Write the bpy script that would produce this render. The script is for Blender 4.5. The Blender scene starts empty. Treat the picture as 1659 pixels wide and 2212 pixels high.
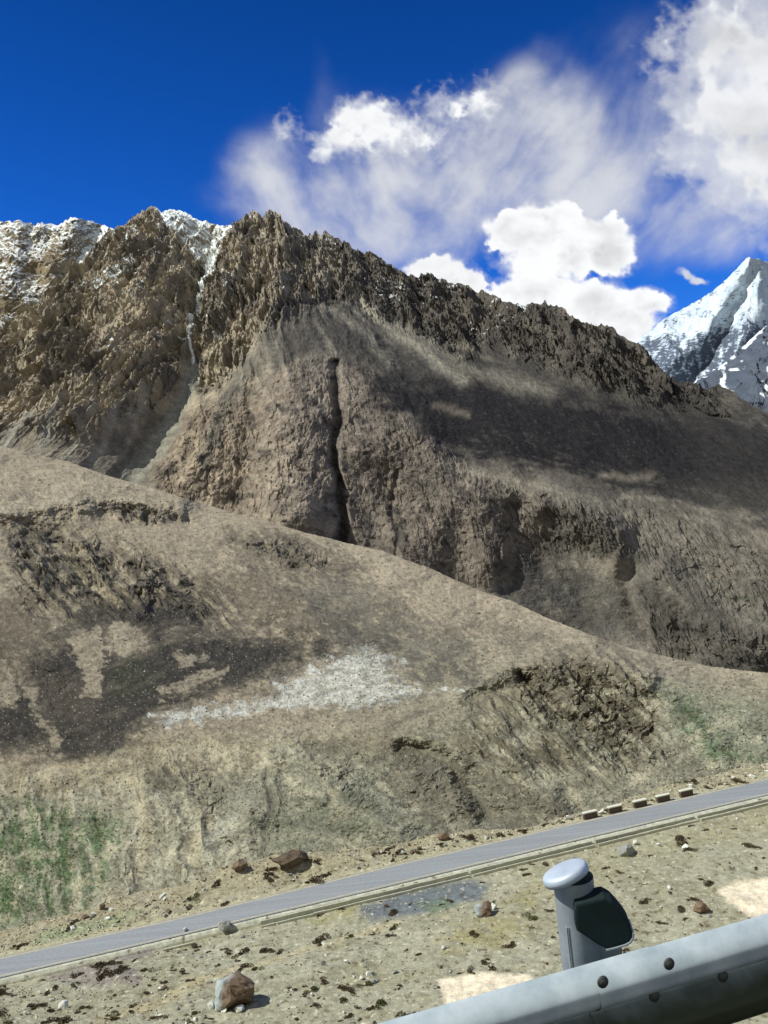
import bpy, bmesh, math, random
import numpy as np
from mathutils import Vector, Matrix

random.seed(7)
R = math.radians
scene = bpy.context.scene
C = scene.collection

# ------------------------------------------------------------------ camera
F = 1703.0                        # focal length in units of the 1659 x 2212 reading grid
CX, CY = 829.5, 1106.0
ROLL = R(-6.0)
cam_data = bpy.data.cameras.new('camera')
cam = bpy.data.objects.new('camera', cam_data)
C.objects.link(cam)
cam_data.sensor_fit = 'VERTICAL'
cam_data.sensor_height = 24.0
cam_data.lens = 24.0 * F / 2212.0
cam_data.clip_start = 0.05
cam_data.clip_end = 200000.0
CAM_M = Matrix.Rotation(R(90), 3, 'X') @ Matrix.Rotation(ROLL, 3, 'Z')
cam.matrix_world = CAM_M.to_4x4()
scene.camera = cam
CM = np.array(CAM_M)

# ------------------------------------------------------------------ world, sun, exposure
SUN_AZ, SUN_EL = R(-90), R(51)    # azimuth from the view direction, negative = left
SUN_DIR = Vector((math.sin(SUN_AZ) * math.cos(SUN_EL), math.cos(SUN_AZ) * math.cos(SUN_EL), math.sin(SUN_EL)))
world = bpy.data.worlds.new('World')
scene.world = world
world.use_nodes = True
wn = world.node_tree
wn.nodes.clear()
w_out = wn.nodes.new('ShaderNodeOutputWorld')
w_bg = wn.nodes.new('ShaderNodeBackground')
w_sky = wn.nodes.new('ShaderNodeTexSky')
w_sky.sky_type = 'NISHITA'
w_sky.sun_disc = False
w_sky.sun_elevation = SUN_EL
w_sky.sun_rotation = SUN_AZ
w_sky.altitude = 3600
w_sky.air_density = 1.0
w_sky.dust_density = 0.05
w_sky.ozone_density = 4.0
w_hs = wn.nodes.new('ShaderNodeHueSaturation')
w_hs.inputs['Saturation'].default_value = 1.3
w_hs.inputs['Value'].default_value = 1.0
w_bg.inputs['Strength'].default_value = 0.11
wn.links.new(w_sky.outputs[0], w_hs.inputs['Color'])
w_tint = wn.nodes.new('ShaderNodeVectorMath'); w_tint.operation = 'MULTIPLY'
w_tint.inputs[1].default_value = (0.5, 0.78, 1.25)          # the thin, dry mountain air: deeper blue than the sky model's
w_tc = wn.nodes.new('ShaderNodeTexCoord')
w_sep = wn.nodes.new('ShaderNodeSeparateXYZ'); wn.links.new(w_tc.outputs['Generated'], w_sep.inputs[0])
w_el = wn.nodes.new('ShaderNodeMapRange'); w_el.inputs['From Min'].default_value = 0.25; w_el.inputs['From Max'].default_value = 0.62    # darker towards the zenith
w_el.inputs['To Min'].default_value = 1.12; w_el.inputs['To Max'].default_value = 0.62; wn.links.new(w_sep.outputs['Z'], w_el.inputs['Value'])
w_dk = wn.nodes.new('ShaderNodeVectorMath'); w_dk.operation = 'SCALE'
wn.links.new(w_hs.outputs[0], w_dk.inputs[0]); wn.links.new(w_el.outputs[0], w_dk.inputs['Scale'])
wn.links.new(w_dk.outputs[0], w_tint.inputs[0])
w_nz = wn.nodes.new('ShaderNodeTexNoise'); w_nz.inputs['Scale'].default_value = 2.6; w_nz.inputs['Detail'].default_value = 7
wn.links.new(w_tc.outputs['Generated'], w_nz.inputs['Vector'])
w_ma = wn.nodes.new('ShaderNodeMath'); w_ma.operation = 'MULTIPLY_ADD'; w_ma.inputs[1].default_value = -0.9     # unseen white cloud added behind the camera as neutral fill light
wn.links.new(w_sep.outputs['Y'], w_ma.inputs[0]); wn.links.new(w_nz.outputs['Fac'], w_ma.inputs[2])
w_mr = wn.nodes.new('ShaderNodeMapRange'); w_mr.inputs['From Min'].default_value = 0.50; w_mr.inputs['From Max'].default_value = 0.85
w_mr.interpolation_type = 'SMOOTHSTEP'
wn.links.new(w_ma.outputs[0], w_mr.inputs['Value'])
w_mx = wn.nodes.new('ShaderNodeMix'); w_mx.data_type = 'RGBA'; w_mx.inputs['B'].default_value = (2.9, 2.95, 3.05, 1)
wn.links.new(w_mr.outputs[0], w_mx.inputs['Factor']); wn.links.new(w_tint.outputs[0], w_mx.inputs['A'])
wn.links.new(w_mx.outputs['Result'], w_bg.inputs['Color'])
wn.links.new(w_bg.outputs[0], w_out.inputs['Surface'])

sun_data = bpy.data.lights.new('sun', 'SUN')
sun_data.energy = 4.4
sun_data.angle = R(0.5)
sun_data.color = (1.0, 0.965, 0.905)
sun = bpy.data.objects.new('sun', sun_data)
C.objects.link(sun)
sun.rotation_euler = SUN_DIR.to_track_quat('Z', 'Y').to_euler()
scene.view_settings.view_transform = 'Standard'
scene.view_settings.look = 'None'
scene.view_settings.exposure = 0.22
scene.view_settings.gamma = 1.0
scene.cycles.max_bounces = 6
scene.cycles.transparent_max_bounces = 24

# ------------------------------------------------------------------ numpy helpers
def ray(px, py):
    """world direction through a reading-grid pixel, scaled so that its forward component (Y) is 1"""
    px, py = np.broadcast_arrays(np.asarray(px, float), np.asarray(py, float))
    d = np.stack([(px - CX) / F, -(py - CY) / F, -np.ones_like(px)], -1) @ CM.T
    return d / d[..., 1:2]

def at(px, py, D):
    return ray(px, py) * np.asarray(D, float)[..., None]

def at_z(px, py, z):
    d = ray(px, py)
    return d * (z / d[..., 2])[..., None]

def project(P):
    P = np.asarray(P, float)
    q = P @ CM
    return CX + F * q[..., 0] / -q[..., 2], CY - F * q[..., 1] / -q[..., 2]

def hsh(ix, iy, seed):
    h = (ix.astype(np.int64) * 374761393 + iy.astype(np.int64) * 668265263 + seed * 1442695041) & 0xffffffff
    h = ((h ^ (h >> 13)) * 1274126177) & 0xffffffff
    h = ((h ^ (h >> 15)) * 2246822519) & 0xffffffff
    return h ^ (h >> 16)

GA = np.linspace(0, 2 * np.pi, 256, endpoint=False)
GC, GS = np.cos(GA).astype(np.float32), np.sin(GA).astype(np.float32)

def pn(x, y, seed=0):
    """gradient noise, about -0.7 .. 0.7"""
    x = np.asarray(x, np.float64); y = np.asarray(y, np.float64)
    ix = np.floor(x); iy = np.floor(y)
    fx = (x - ix).astype(np.float32); fy = (y - iy).astype(np.float32)
    ix = ix.astype(np.int64); iy = iy.astype(np.int64)
    u = fx * fx * fx * (fx * (fx * 6 - 15) + 10); v = fy * fy * fy * (fy * (fy * 6 - 15) + 10)
    def g(a, b):
        h = hsh(ix + a, iy + b, seed) & 255
        return GC[h] * (fx - a) + GS[h] * (fy - b)
    n0 = g(0, 0); n0 = n0 + u * (g(1, 0) - n0)
    n1 = g(0, 1); n1 = n1 + u * (g(1, 1) - n1)
    return n0 + v * (n1 - n0)

def fbm(x, y, octv=5, seed=0, gain=0.5, lac=2.03):
    s = 0; a = 1.0; t = 0
    for i in range(octv):
        s = s + a * pn(x, y, seed + 17 * i); t += a
        x = x * lac + 13.7; y = y * lac + 5.3; a *= gain
    return s / t * 1.6

def ridged(x, y, octv=5, seed=0, gain=0.5, lac=2.03):
    s = 0; a = 1.0; t = 0; w = 1.0
    for i in range(octv):
        n = 1 - np.abs(pn(x, y, seed + 31 * i)) * 1.8
        n = n * n * w
        s = s + a * n; t += a
        w = np.clip(n * 1.6, 0, 1)
        x = x * lac + 7.1; y = y * lac + 3.3; a *= gain
    return s / t

def facet(x, y, seed=0, tilt=0.9):
    """every Voronoi cell is one tilted plane: broken, blocky rock"""
    ix = np.floor(x).astype(np.int64); iy = np.floor(y).astype(np.int64)
    best = np.full(x.shape, 9.0); val = np.zeros(x.shape)
    for a in (-1, 0, 1):
        for b in (-1, 0, 1):
            h = hsh(ix + a, iy + b, seed)
            cx = ix + a + (h & 255) / 255.0; cy = iy + b + ((h >> 8) & 255) / 255.0
            dx = x - cx; dy = y - cy
            d = dx * dx + dy * dy
            m = d < best
            an = GA[(h >> 16) & 255]
            v = ((h >> 24) & 255) / 255.0 - 0.5 + tilt * (np.cos(an) * dx + np.sin(an) * dy)
            best = np.where(m, d, best); val = np.where(m, v, val)
    return val

def smooth(a, b, x):
    t = np.clip((x - a) / (b - a), 0, 1)
    return t * t * (3 - 2 * t)

def poly(px, py, pts, soft=12):
    """soft mask of a polygon"""
    n = len(pts); inside = np.zeros(px.shape, bool); d2 = np.full(px.shape, 1e12)
    for i in range(n):
        x0, y0 = pts[i]; x1, y1 = pts[(i + 1) % n]
        ex, ey = x1 - x0, y1 - y0
        t = np.clip(((px - x0) * ex + (py - y0) * ey) / (ex * ex + ey * ey + 1e-9), 0, 1)
        d2 = np.minimum(d2, (px - x0 - t * ex) ** 2 + (py - y0 - t * ey) ** 2)
        c = (y0 > py) != (y1 > py)
        if y1 != y0:
            inside ^= c & (px < ex * (py - y0) / (y1 - y0) + x0)
    sd = np.sqrt(d2) * np.where(inside, 1, -1)
    return smooth(-soft, soft, sd)

def stroke(px, py, pts, p=2.0):
    """soft mask along a polyline of (x, y, width)"""
    m = np.zeros(px.shape)
    for (x0, y0, w0), (x1, y1, w1) in zip(pts[:-1], pts[1:]):
        ex, ey = x1 - x0, y1 - y0
        t = np.clip(((px - x0) * ex + (py - y0) * ey) / (ex * ex + ey * ey), 0, 1)
        d = np.hypot(px - x0 - t * ex, py - y0 - t * ey) / (w0 + t * (w1 - w0))
        m = np.maximum(m, np.exp(-d ** p))
    return m

def rag(m, n, k=0.55, w=0.16):
    """breaks the soft edge of a mask up with a noise field"""
    return smooth(0.5 - w, 0.5 + w, m + k * n * np.clip(4 * m * (1.25 - m), 0, 1))

def line(pts):
    xs = [p[0] for p in pts]; ys = [p[1] for p in pts]
    return lambda x: np.interp(x, xs, ys)

def lin(r, g, b, k=1.0):
    c = np.array([r, g, b]) / 255.0
    return np.where(c <= 0.04045, c / 12.92, ((c + 0.055) / 1.055) ** 2.4) * k * np.array([0.97, 1.03, 0.95])

def blur1(y, n):
    k = np.hanning(n); k /= k.sum()
    return np.convolve(np.pad(y, n // 2, mode='edge'), k, 'same')[n // 2:n // 2 + len(y)]

class Paint:
    def __init__(self, shape, col): self.c = np.ones(shape + (3,)) * col
    def mix(self, m, col): self.c += m[..., None] * (col - self.c)
    def mul(self, f): self.c *= f[..., None]

# ------------------------------------------------------------------ object helpers
def tag(o, label=None, cat=None, group=None, kind=None):
    if label: o['label'] = label
    if cat: o['category'] = cat
    if group: o['group'] = group
    if kind: o['kind'] = kind
    return o

def link(name, me, mat, parent=None):
    o = bpy.data.objects.new(name, me); C.objects.link(o)
    if mat: me.materials.append(mat)
    if parent: o.parent = parent
    return o

def empty(name, loc):
    o = bpy.data.objects.new(name, None); C.objects.link(o); o.location = loc
    o.empty_display_size = 0.2
    return o

def raw_mesh(name, V, faces, col=None, smooth_=True, attrs=None):
    """V (n,3), faces (m,k) of one size"""
    me = bpy.data.meshes.new(name)
    V = np.ascontiguousarray(V, np.float32).reshape(-1, 3)
    faces = np.ascontiguousarray(faces, np.int32); k = faces.shape[1]; m = len(faces)
    me.vertices.add(len(V)); me.vertices.foreach_set('co', V.ravel())
    me.loops.add(m * k); me.loops.foreach_set('vertex_index', faces.ravel())
    me.polygons.add(m)
    me.polygons.foreach_set('loop_start', np.arange(0, m * k, k, dtype=np.int32))
    me.polygons.foreach_set('use_smooth', np.full(m, smooth_, bool))
    me.update(calc_edges=True)
    if col is not None:
        a = me.color_attributes.new('albedo', 'FLOAT_COLOR', 'POINT')
        c4 = np.ones((len(V), 4), np.float32); c4[:, :3] = np.asarray(col).reshape(-1, 3)
        a.data.foreach_set('color', c4.ravel())
    for n, v in (attrs or {}).items():
        a = me.attributes.new(n, 'FLOAT', 'POINT'); a.data.foreach_set('value', np.asarray(v, np.float32).ravel())
    return me

def grid_faces(nr, nc, keep=None):
    i = np.arange(nr * nc).reshape(nr, nc)
    q = np.stack([i[:-1, :-1], i[1:, :-1], i[1:, 1:], i[:-1, 1:]], -1)
    if keep is not None: q = q[keep]
    return q.reshape(-1, 4)

def grid_normal(P):
    du = np.gradient(P, axis=1); dv = np.gradient(P, axis=0)
    n = np.cross(dv, du)
    n /= np.linalg.norm(n, axis=-1, keepdims=True) + 1e-12
    return n

def nodes(mat):
    mat.use_nodes = True
    nt = mat.node_tree; nt.nodes.clear()
    return nt, nt.nodes.new, nt.links.new

def ground_mat(name, scales, bump=0.3, dist=0.3, var=0.35, rough=0.95):
    """albedo from the mesh's own colour attribute, broken up by procedural noise at several sizes"""
    mat = bpy.data.materials.new(name); nt, N, L = nodes(mat)
    out = N('ShaderNodeOutputMaterial'); b = N('ShaderNodeBsdfPrincipled')
    b.inputs['Roughness'].default_value = rough; b.inputs['Specular IOR Level'].default_value = 0.15
    at_ = N('ShaderNodeAttribute'); at_.attribute_name = 'albedo'
    tc = N('ShaderNodeTexCoord'); prev = at_.outputs['Color']; hs = None
    for k, s in enumerate(scales):
        nz = N('ShaderNodeTexNoise'); nz.inputs['Scale'].default_value = s; nz.inputs['Detail'].default_value = 5
        nz.inputs['Roughness'].default_value = 0.65
        L(tc.outputs['Object'], nz.inputs['Vector'])
        mr = N('ShaderNodeMapRange'); mr.inputs['From Min'].default_value = 0.3; mr.inputs['From Max'].default_value = 0.7
        mr.inputs['To Min'].default_value = 1 - var; mr.inputs['To Max'].default_value = 1 + var
        L(nz.outputs['Fac'], mr.inputs['Value'])
        mx = N('ShaderNodeVectorMath'); mx.operation = 'SCALE'
        L(prev, mx.inputs[0]); L(mr.outputs[0], mx.inputs['Scale']); prev = mx.outputs[0]
        if hs is None: hs = nz.outputs['Fac']
        else:
            ad = N('ShaderNodeMath'); ad.operation = 'ADD'; L(hs, ad.inputs[0]); L(nz.outputs['Fac'], ad.inputs[1]); hs = ad.outputs[0]
    bp = N('ShaderNodeBump'); bp.inputs['Strength'].default_value = bump; bp.inputs['Distance'].default_value = dist
    L(hs, bp.inputs['Height']); L(bp.outputs[0], b.inputs['Normal'])
    L(prev, b.inputs['Base Color']); L(b.outputs[0], out.inputs['Surface'])
    return mat

def solid_mat(name, col, rough=0.8, metal=0.0, var=0.25, scale=6.0, bump=0.0, dist=0.02, col2=None):
    mat = bpy.data.materials.new(name); nt, N, L = nodes(mat)
    out = N('ShaderNodeOutputMaterial'); b = N('ShaderNodeBsdfPrincipled')
    b.inputs['Roughness'].default_value = rough; b.inputs['Metallic'].default_value = metal
    b.inputs['Specular IOR Level'].default_value = 0.3
    tc = N('ShaderNodeTexCoord'); nz = N('ShaderNodeTexNoise')
    nz.inputs['Scale'].default_value = scale; nz.inputs['Detail'].default_value = 6; nz.inputs['Roughness'].default_value = 0.65
    L(tc.outputs['Object'], nz.inputs['Vector'])
    mr = N('ShaderNodeMapRange'); mr.inputs['From Min'].default_value = 0.32; mr.inputs['From Max'].default_value = 0.68
    L(nz.outputs['Fac'], mr.inputs['Value'])
    mx = N('ShaderNodeMix'); mx.data_type = 'RGBA'
    c2 = col2 if col2 is not None else np.asarray(col) * (1 + var)
    c1 = np.asarray(col) * (1 - var) if col2 is None else np.asarray(col)
    mx.inputs['A'].default_value = (*c1, 1); mx.inputs['B'].default_value = (*c2, 1)
    L(mr.outputs[0], mx.inputs['Factor']); L(mx.outputs['Result'], b.inputs['Base Color'])
    if bump:
        bp = N('ShaderNodeBump'); bp.inputs['Strength'].default_value = bump; bp.inputs['Distance'].default_value = dist
        L(nz.outputs['Fac'], bp.inputs['Height']); L(bp.outputs[0], b.inputs['Normal'])
    L(b.outputs[0], out.inputs['Surface'])
    return mat

M_rock = ground_mat('mountain_rock', (0.06, 0.3), bump=0.6, dist=3.0, var=0.28)
M_hill = ground_mat('hill_soil', (0.4, 2.0), bump=0.5, dist=0.5, var=0.25)
M_near = ground_mat('valley_soil', (1.3, 6.0), bump=0.5, dist=0.15, var=0.25)
M_snow = ground_mat('far_snow_rock', (0.01, 0.05), bump=0.25, dist=12.0, var=0.10)

# ================================================================== LARGE STRUCTURE
def depth_rows(px, rows, py):
    """rows: list of (py_array, D_array) from crest to foot; returns D by linear interpolation of 1/D"""
    D = 1.0 / rows[0][1] + 0 * py; first = True
    for (p0, d0), (p1, d1) in zip(rows[:-1], rows[1:]):
        t = np.clip((py - p0) / np.maximum(p1 - p0, 1), -0.3 if first else 0, 1); first = False
        inv = 1 / d0 + t * (1 / d1 - 1 / d0)
        D = np.where((py >= p0) | (t < 0), inv, D)
    return 1.0 / D

def sheet(px, py, P, col, name, mat, back=None, sm=False, label=None):
    """builds the mesh of one terrain; 'back' adds rows that fall away behind its crest"""
    nr, nc = px.shape
    if back:
        rows = []
        for (dy, dz) in back:
            q = P[0].copy(); q[:, 1] += dy; q[:, 2] += dz
            q[:, 2] += 0.12 * abs(dz) * fbm(q[:, 0] / (abs(dz) + 1), q[:, 0] * 0 + dy, 3, 5)
            rows.append(q)
        P = np.concatenate([np.stack(rows[::-1]), P], 0)
        col = np.concatenate([np.repeat(col[:1], len(back), 0), col], 0)
        nr += len(back)
    o = link(name, raw_mesh(name, P, grid_faces(nr, nc), col, sm), mat)
    tag(o, kind='structure')
    if label: tag(o, label, 'mountain' if 'mountain' in name or 'peak' in name or 'ridge' in name else 'ground')
    return o

def ground_plane():
    n = 41; u = np.linspace(-1, 1, n); u = np.sign(u) * np.abs(u) ** 3 * 40000
    X, Y = np.meshgrid(u, u)
    P = np.stack([X, Y, -420 + 25 * fbm(X / 900, Y / 900, 3, 3)], -1)
    col = np.ones((n, n, 3)) * lin(120, 105, 85)
    return sheet(X, Y, P, col, 'valley_floor', M_rock, sm=True, label='brown valley floor reaching away under the mountains')
ground_plane()

# near hill crest line in the photograph (also where the mountain disappears behind it)
hill_crest = line([(-200, 930), (0, 963), (50, 975), (150, 998), (250, 1033), (350, 1060), (450, 1093), (550, 1118), (650, 1148), (750, 1173),
    (829, 1191), (929, 1228), (1029, 1273), (1104, 1298), (1179, 1333), (1279, 1373), (1354, 1398), (1404, 1410), (1479, 1428), (1529, 1438),
    (1604, 1448), (1659, 1453), (1850, 1465)])

# ---- main mountain -------------------------------------------------
mt_crest = line([(-200, 850), (0, 716), (40, 690), (90, 655), (150, 590), (200, 535), (235, 496), (260, 489), (280, 471), (300, 464), (318, 450), (327, 444), (336, 450), (345, 449), (360, 445),
    (372, 446), (400, 459), (425, 474), (460, 480), (500, 486), (522, 474), (535, 457), (542, 451), (555, 452), (565, 461), (574, 458), (582, 450), (602, 454),
    (610, 476), (622, 489), (630, 491), (637, 484), (650, 501), (672, 504), (680, 494), (690, 506), (710, 504), (725, 519), (740, 526), (745, 519), (760, 531),
    (790, 541), (829, 562), (879, 589), (929, 596), (979, 611), (1004, 616), (1039, 629), (1079, 649), (1109, 661), (1164, 660), (1172, 656), (1177, 649), (1182, 659),
    (1196, 662), (1202, 657), (1208, 660), (1219, 664), (1229, 679), (1254, 694), (1294, 701), (1322, 701), (1334, 716), (1369, 739), (1399, 759), (1429, 794), (1459, 819), (1484, 828),
    (1529, 836), (1549, 830), (1589, 849), (1624, 876), (1659, 889), (1850, 960)])
mt_bench = line([(-200, 960), (0, 960), (300, 980), (560, 850), (640, 800), (720, 790), (800, 840), (880, 940), (1000, 1010), (1170, 1085), (1350, 1140), (1659, 1230), (1850, 1270)])

def build_mountain():
    cols = np.arange(-110, 1790, 1.7); nr = 620
    x1 = cols
    cr = mt_crest(x1)
    crag_x = smooth(220, 300, x1) * (1 - 0.75 * smooth(760, 900, x1)) * (1 - 0.9 * smooth(340, 365, x1) * smooth(525, 500, x1))
    calm = 1 - 0.7 * smooth(340, 365, x1) * smooth(525, 500, x1)
    spike = ridged(x1 / 26.0, x1 * 0 + 3.1, 4, 21, 0.6)
    jit = (spike - 0.45) * (5 * calm + 9 * crag_x) + 2.5 * fbm(x1 / 7.0, x1 * 0 + 8, 3, 5)
    ft = hill_crest(x1) + 110
    t = np.linspace(0, 1, nr)[:, None]
    px = np.repeat(x1[None], nr, 0); py = cr[None] + t * (ft - cr)[None] - jit[None] * np.exp(-t / 0.035)
    Dc = np.interp(x1, [-200, 0, 330, 560, 1000, 1400, 1659, 1850], [1900, 2050, 2650, 2500, 2450, 2150, 1850, 1700])
    Db = np.interp(x1, [-200, 0, 400, 640, 900, 1170, 1400, 1659, 1850], [1300, 1350, 1500, 1420, 1320, 1260, 1220, 1180, 1150])
    Df = np.interp(x1, [-200, 0, 640, 1000, 1659, 1850], [1080, 1080, 1080, 1060, 980, 980])
    bp = mt_bench(x1); bp = np.clip(bp, cr + 60, ft - 60)
    crs, bps, fts = blur1(cr, 181), blur1(bp, 181), blur1(ft, 181); Dc, Db, Df = blur1(Dc, 181), blur1(Db, 181), blur1(Df, 181)
    D = depth_rows(px, [(crs[None], Dc[None]), (bps[None], Db[None]), (fts[None], Df[None])], py)
    # smooth the break a little by blending with the plain slope
    D2 = depth_rows(px, [(crs[None], Dc[None]), (fts[None], Df[None])], py)
    kb = np.interp(px, [0, 420, 700, 900, 1100], [0.3, 0.25, 0.30, 0.55, 0.75]); D = kb * D + (1 - kb) * D2
    # big forms: spurs towards the camera (+), gullies (-)
    big = np.zeros_like(px)
    wx = px + 14 * fbm(px / 90, py / 90, 4, 41); wy = py + 14 * fbm(px / 90 + 9, py / 90, 4, 43)
    def add(pts, a): 
        nonlocal big
        big = big + a * stroke(wx, wy, pts)
    add([(330, 440, 60), (330, 560, 80), (290, 700, 100), (200, 850, 100), (90, 960, 100)], 85)
    add([(130, 720, 40), (60, 850, 50), (-20, 960, 50)], 40)
    add([(470, 490, 45), (428, 600, 26), (412, 700, 24), (415, 800, 26), (350, 920, 34), (270, 1040, 44)], -32)
    add([(570, 450, 60), (560, 560, 80), (590, 700, 90), (640, 900, 100), (640, 1100, 100)], 90)
    add([(500, 780, 30), (470, 900, 40), (420, 1030, 40)], 22); add([(560, 820, 24), (540, 950, 26), (520, 1080, 28)], -25)
    add([(722, 780, 9), (730, 900, 9), (722, 1000, 8), (736, 1100, 9), (742, 1180, 12)], -38)
    add([(858, 1020, 7), (852, 1100, 7), (858, 1200, 8)], -9)
    add([(800, 960, 60), (900, 960, 70), (960, 1080, 70), (900, 1180, 70)], 45)
    add([(1040, 1080, 50), (1060, 1200, 60)], 35)
    add([(1110, 1090, 18), (1100, 1180, 20), (1100, 1260, 24)], -16)
    add([(1180, 1085, 30), (1290, 1130, 40), (1350, 1190, 40)], 40)
    add([(1180, 1200, 60), (1250, 1260, 80), (1270, 1340, 80)], -26)
    add([(1372, 1150, 20), (1358, 1260, 22), (1385, 1350, 24), (1480, 1430, 24)], -16)
    add([(1420, 1240, 40), (1500, 1300, 50), (1640, 1400, 60)], 30)
    add([(760, 640, 22), (880, 740, 26), (1000, 830, 30)], -18)
    add([(1080, 640, 40), (1250, 760, 40), (1400, 850, 40)], 35)
    P0 = at(px, py, D)
    X, Z = P0[..., 0], P0[..., 2]
    # where bare rock stands
    crag = poly(wx, wy, [(-150, 500), (330, 400), (700, 450), (1000, 600), (1400, 730), (1560, 830), (1560, 900), (1460, 880), (1340, 850), (1180, 790), (1060, 740), (1000, 765), (930, 730),
        (860, 690), (760, 650), (680, 650), (640, 665), (560, 720), (470, 820), (430, 830), (400, 800), (330, 880), (200, 940), (-150, 960)], 30)
    cliff = poly(wx, wy, [(430, 880), (560, 800), (700, 770), (790, 790), (830, 880), (900, 930), (1010, 1010), (1170, 1080), (1200, 1150), (1100, 1260), (1000, 1260), (800, 1230), (520, 1130), (330, 1080), (330, 1000), (390, 930)], 16)
    cliff2 = poly(wx, wy, [(1170, 1075), (1250, 1100), (1330, 1120), (1360, 1190), (1330, 1210), (1270, 1190), (1190, 1180)], 24)
    cliff3 = poly(wx, wy, [(1385, 1270), (1450, 1310), (1560, 1350), (1680, 1390), (1700, 1440), (1500, 1440), (1420, 1400), (1390, 1330)], 22)
    rubble = poly(wx, wy, [(1330, 1080), (1480, 1130), (1750, 1190), (1750, 1330), (1560, 1330), (1420, 1260), (1370, 1160)], 25)
    rock = np.clip(np.maximum.reduce([crag, 0.55 * cliff, 0.9 * cliff2, 0.9 * cliff3, 0.25 * rubble]), 0, 1)
    holes = smooth(0.05, 0.45, fbm(X / 260 + 3, Z / 330, 4, 61) - 0.05)
    rock = rock * (1 - 0.55 * holes)
    rock = rock * (1 - 0.75 * cliff * (1 - crag) * smooth(-0.25, 0.2, fbm(X / 150 + 0.3 * Z / 150, Z / 220, 4, 63)))
    chute = np.zeros_like(px)
    for p_ in ([(415, 790, 9), (380, 880, 15), (330, 960, 18), (275, 1040, 22)], [(275, 860, 6), (230, 940, 8), (190, 1010, 11)], [(135, 870, 5), (105, 940, 7), (80, 985, 8)], [(70, 890, 8), (20, 960, 14)], [(205, 880, 5), (165, 950, 6), (140, 1000, 7)],
               [(330, 830, 4), (300, 900, 6), (250, 990, 8)]):
        chute = np.maximum(chute, stroke(wx, wy, p_))
    rock = rock * (1 - 0.85 * chute)
    # crag relief: leaning, upright blades
    wX = X + 22 * fbm(X / 80, Z / 80, 4, 71) + np.interp(px, [380, 700], [-0.14, 0.18]) * Z; wZ = Z + 22 * fbm(X / 80 + 7, Z / 80, 4, 73)
    r = ridged(wX / 105, wZ / 200, 6, 81, 0.5) - 0.42
    f1 = facet(wX / 26, wZ / 66, 91, 1.0); f2 = facet(wX / 10, wZ / 26, 93, 1.0); f3 = facet(X / 4.8, Z / 10, 95, 0.9)
    lowc = np.maximum.reduce([cliff, cliff2, cliff3]) * (1 - crag)
    g1 = facet(wX / 22, wZ / 34, 97, 1.0); g2 = facet(wX / 9, wZ / 14, 99, 1.0)
    bowl = poly(wx, wy, [(330, 440), (372, 440), (420, 470), (470, 474), (525, 470), (500, 505), (465, 540), (448, 585), (425, 570), (390, 520), (350, 475)], 10)
    rock = rock * (1 - 0.5 * bowl)
    h = rock * ((1 - lowc) * (36 * r + 13 * f1 + 8 * f2 + 4.6 * f3) + lowc * (10 * r + 13 * (ridged(wX / 60 + 3, wZ / 62, 6, 85, 0.58) - 0.42) + 4.5 * g1 + 3.5 * g2 + 3.2 * f3))
    h = h + crag * 48 * (ridged((wX - 0.15 * wZ) / 230, wZ / 700, 4, 83, 0.45) - 0.45) * smooth(760, 560, px)
    h = h + np.maximum(cliff, rubble) * (1 - rock) * 1.6 * facet(X / 7, Z / 9, 96)
    h = h + (1 - rock) * (1 - 0.7 * smooth(860, 1000, px)) * 9 * (ridged((wX + 0.25 * wZ) / 60, wZ / 260, 5, 87, 0.5) - 0.42)
    soft = 1 - rock
    h = h + soft * (7 * fbm(X / 120 + 0.4 * Z / 120, Z / 320, 4, 101) + 2.2 * fbm(X / 16, -py * 1.25 / 18, 5, 103, 0.6))
    h = h + 14 * fbm(X / 330, Z / 400, 3, 105)
    dirv = np.array([-0.05, -0.72, 0.62])
    fade = smooth(0, 0.02, t)
    P = P0 + (big * (0.35 + 0.65 * fade))[..., None] * (-P0 / np.linalg.norm(P0, axis=-1, keepdims=True))
    P = P + (h * (0.45 + 0.55 * fade))[..., None] * dirv
    n = grid_normal(P); n *= np.sign(n[..., 2:3] + 1e-9)
    # ---------------- colour (albedo) of rock and scree, grass and snow
    Zs = -py * 1.25
    a = fbm(X / 150, Zs / 150, 5, 111); b = fbm(X / 40, Zs / 50, 5, 113); c = fbm(X / 8, Zs / 9, 4, 115); d2 = fbm(X / 300 + 3, Zs / 200, 4, 117)
    tan_ = lin(160, 144, 120); dark = lin(84, 79, 73); brown = lin(118, 107, 93); red = lin(136, 116, 99); grey = lin(120, 116, 108)
    scree = lin(70, 66, 62); black = lin(42, 39, 43)
    pt = Paint(px.shape, brown)
    pt.mix(smooth(-0.35, 0.25, a + 0.6 * b), tan_)
    pt.mix(smooth(0.0, 0.4, fbm(X / 60 + 5, Z / 110, 5, 119) - 0.05) * 0.55, dark)
    pt.mix(cliff * smooth(0.05, 0.4, d2 + 0.4 * b) * 0.6, red)
    # right part of the crags is a darker, browner rock
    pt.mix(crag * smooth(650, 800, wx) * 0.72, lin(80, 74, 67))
    pt.mix(cliff * smooth(-0.05, 0.4, fbm(X / 90, Z / 140, 5, 121)) * 0.55, lin(84, 77, 70))
    pt.mix(cliff * poly(wx, wy, [(740, 900), (900, 950), (1160, 1090), (1100, 1250), (760, 1200)], 30) * 0.45, lin(86, 77, 68))
    pt.mix(cliff * 0.5, lin(148, 127, 106))
    pt.mix(cliff * smooth(0.0, 0.35, fbm((X + 0.3 * Z) / 30, Zs / 40, 6, 151, 0.64)) * 0.75, lin(62, 58, 55))
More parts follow.
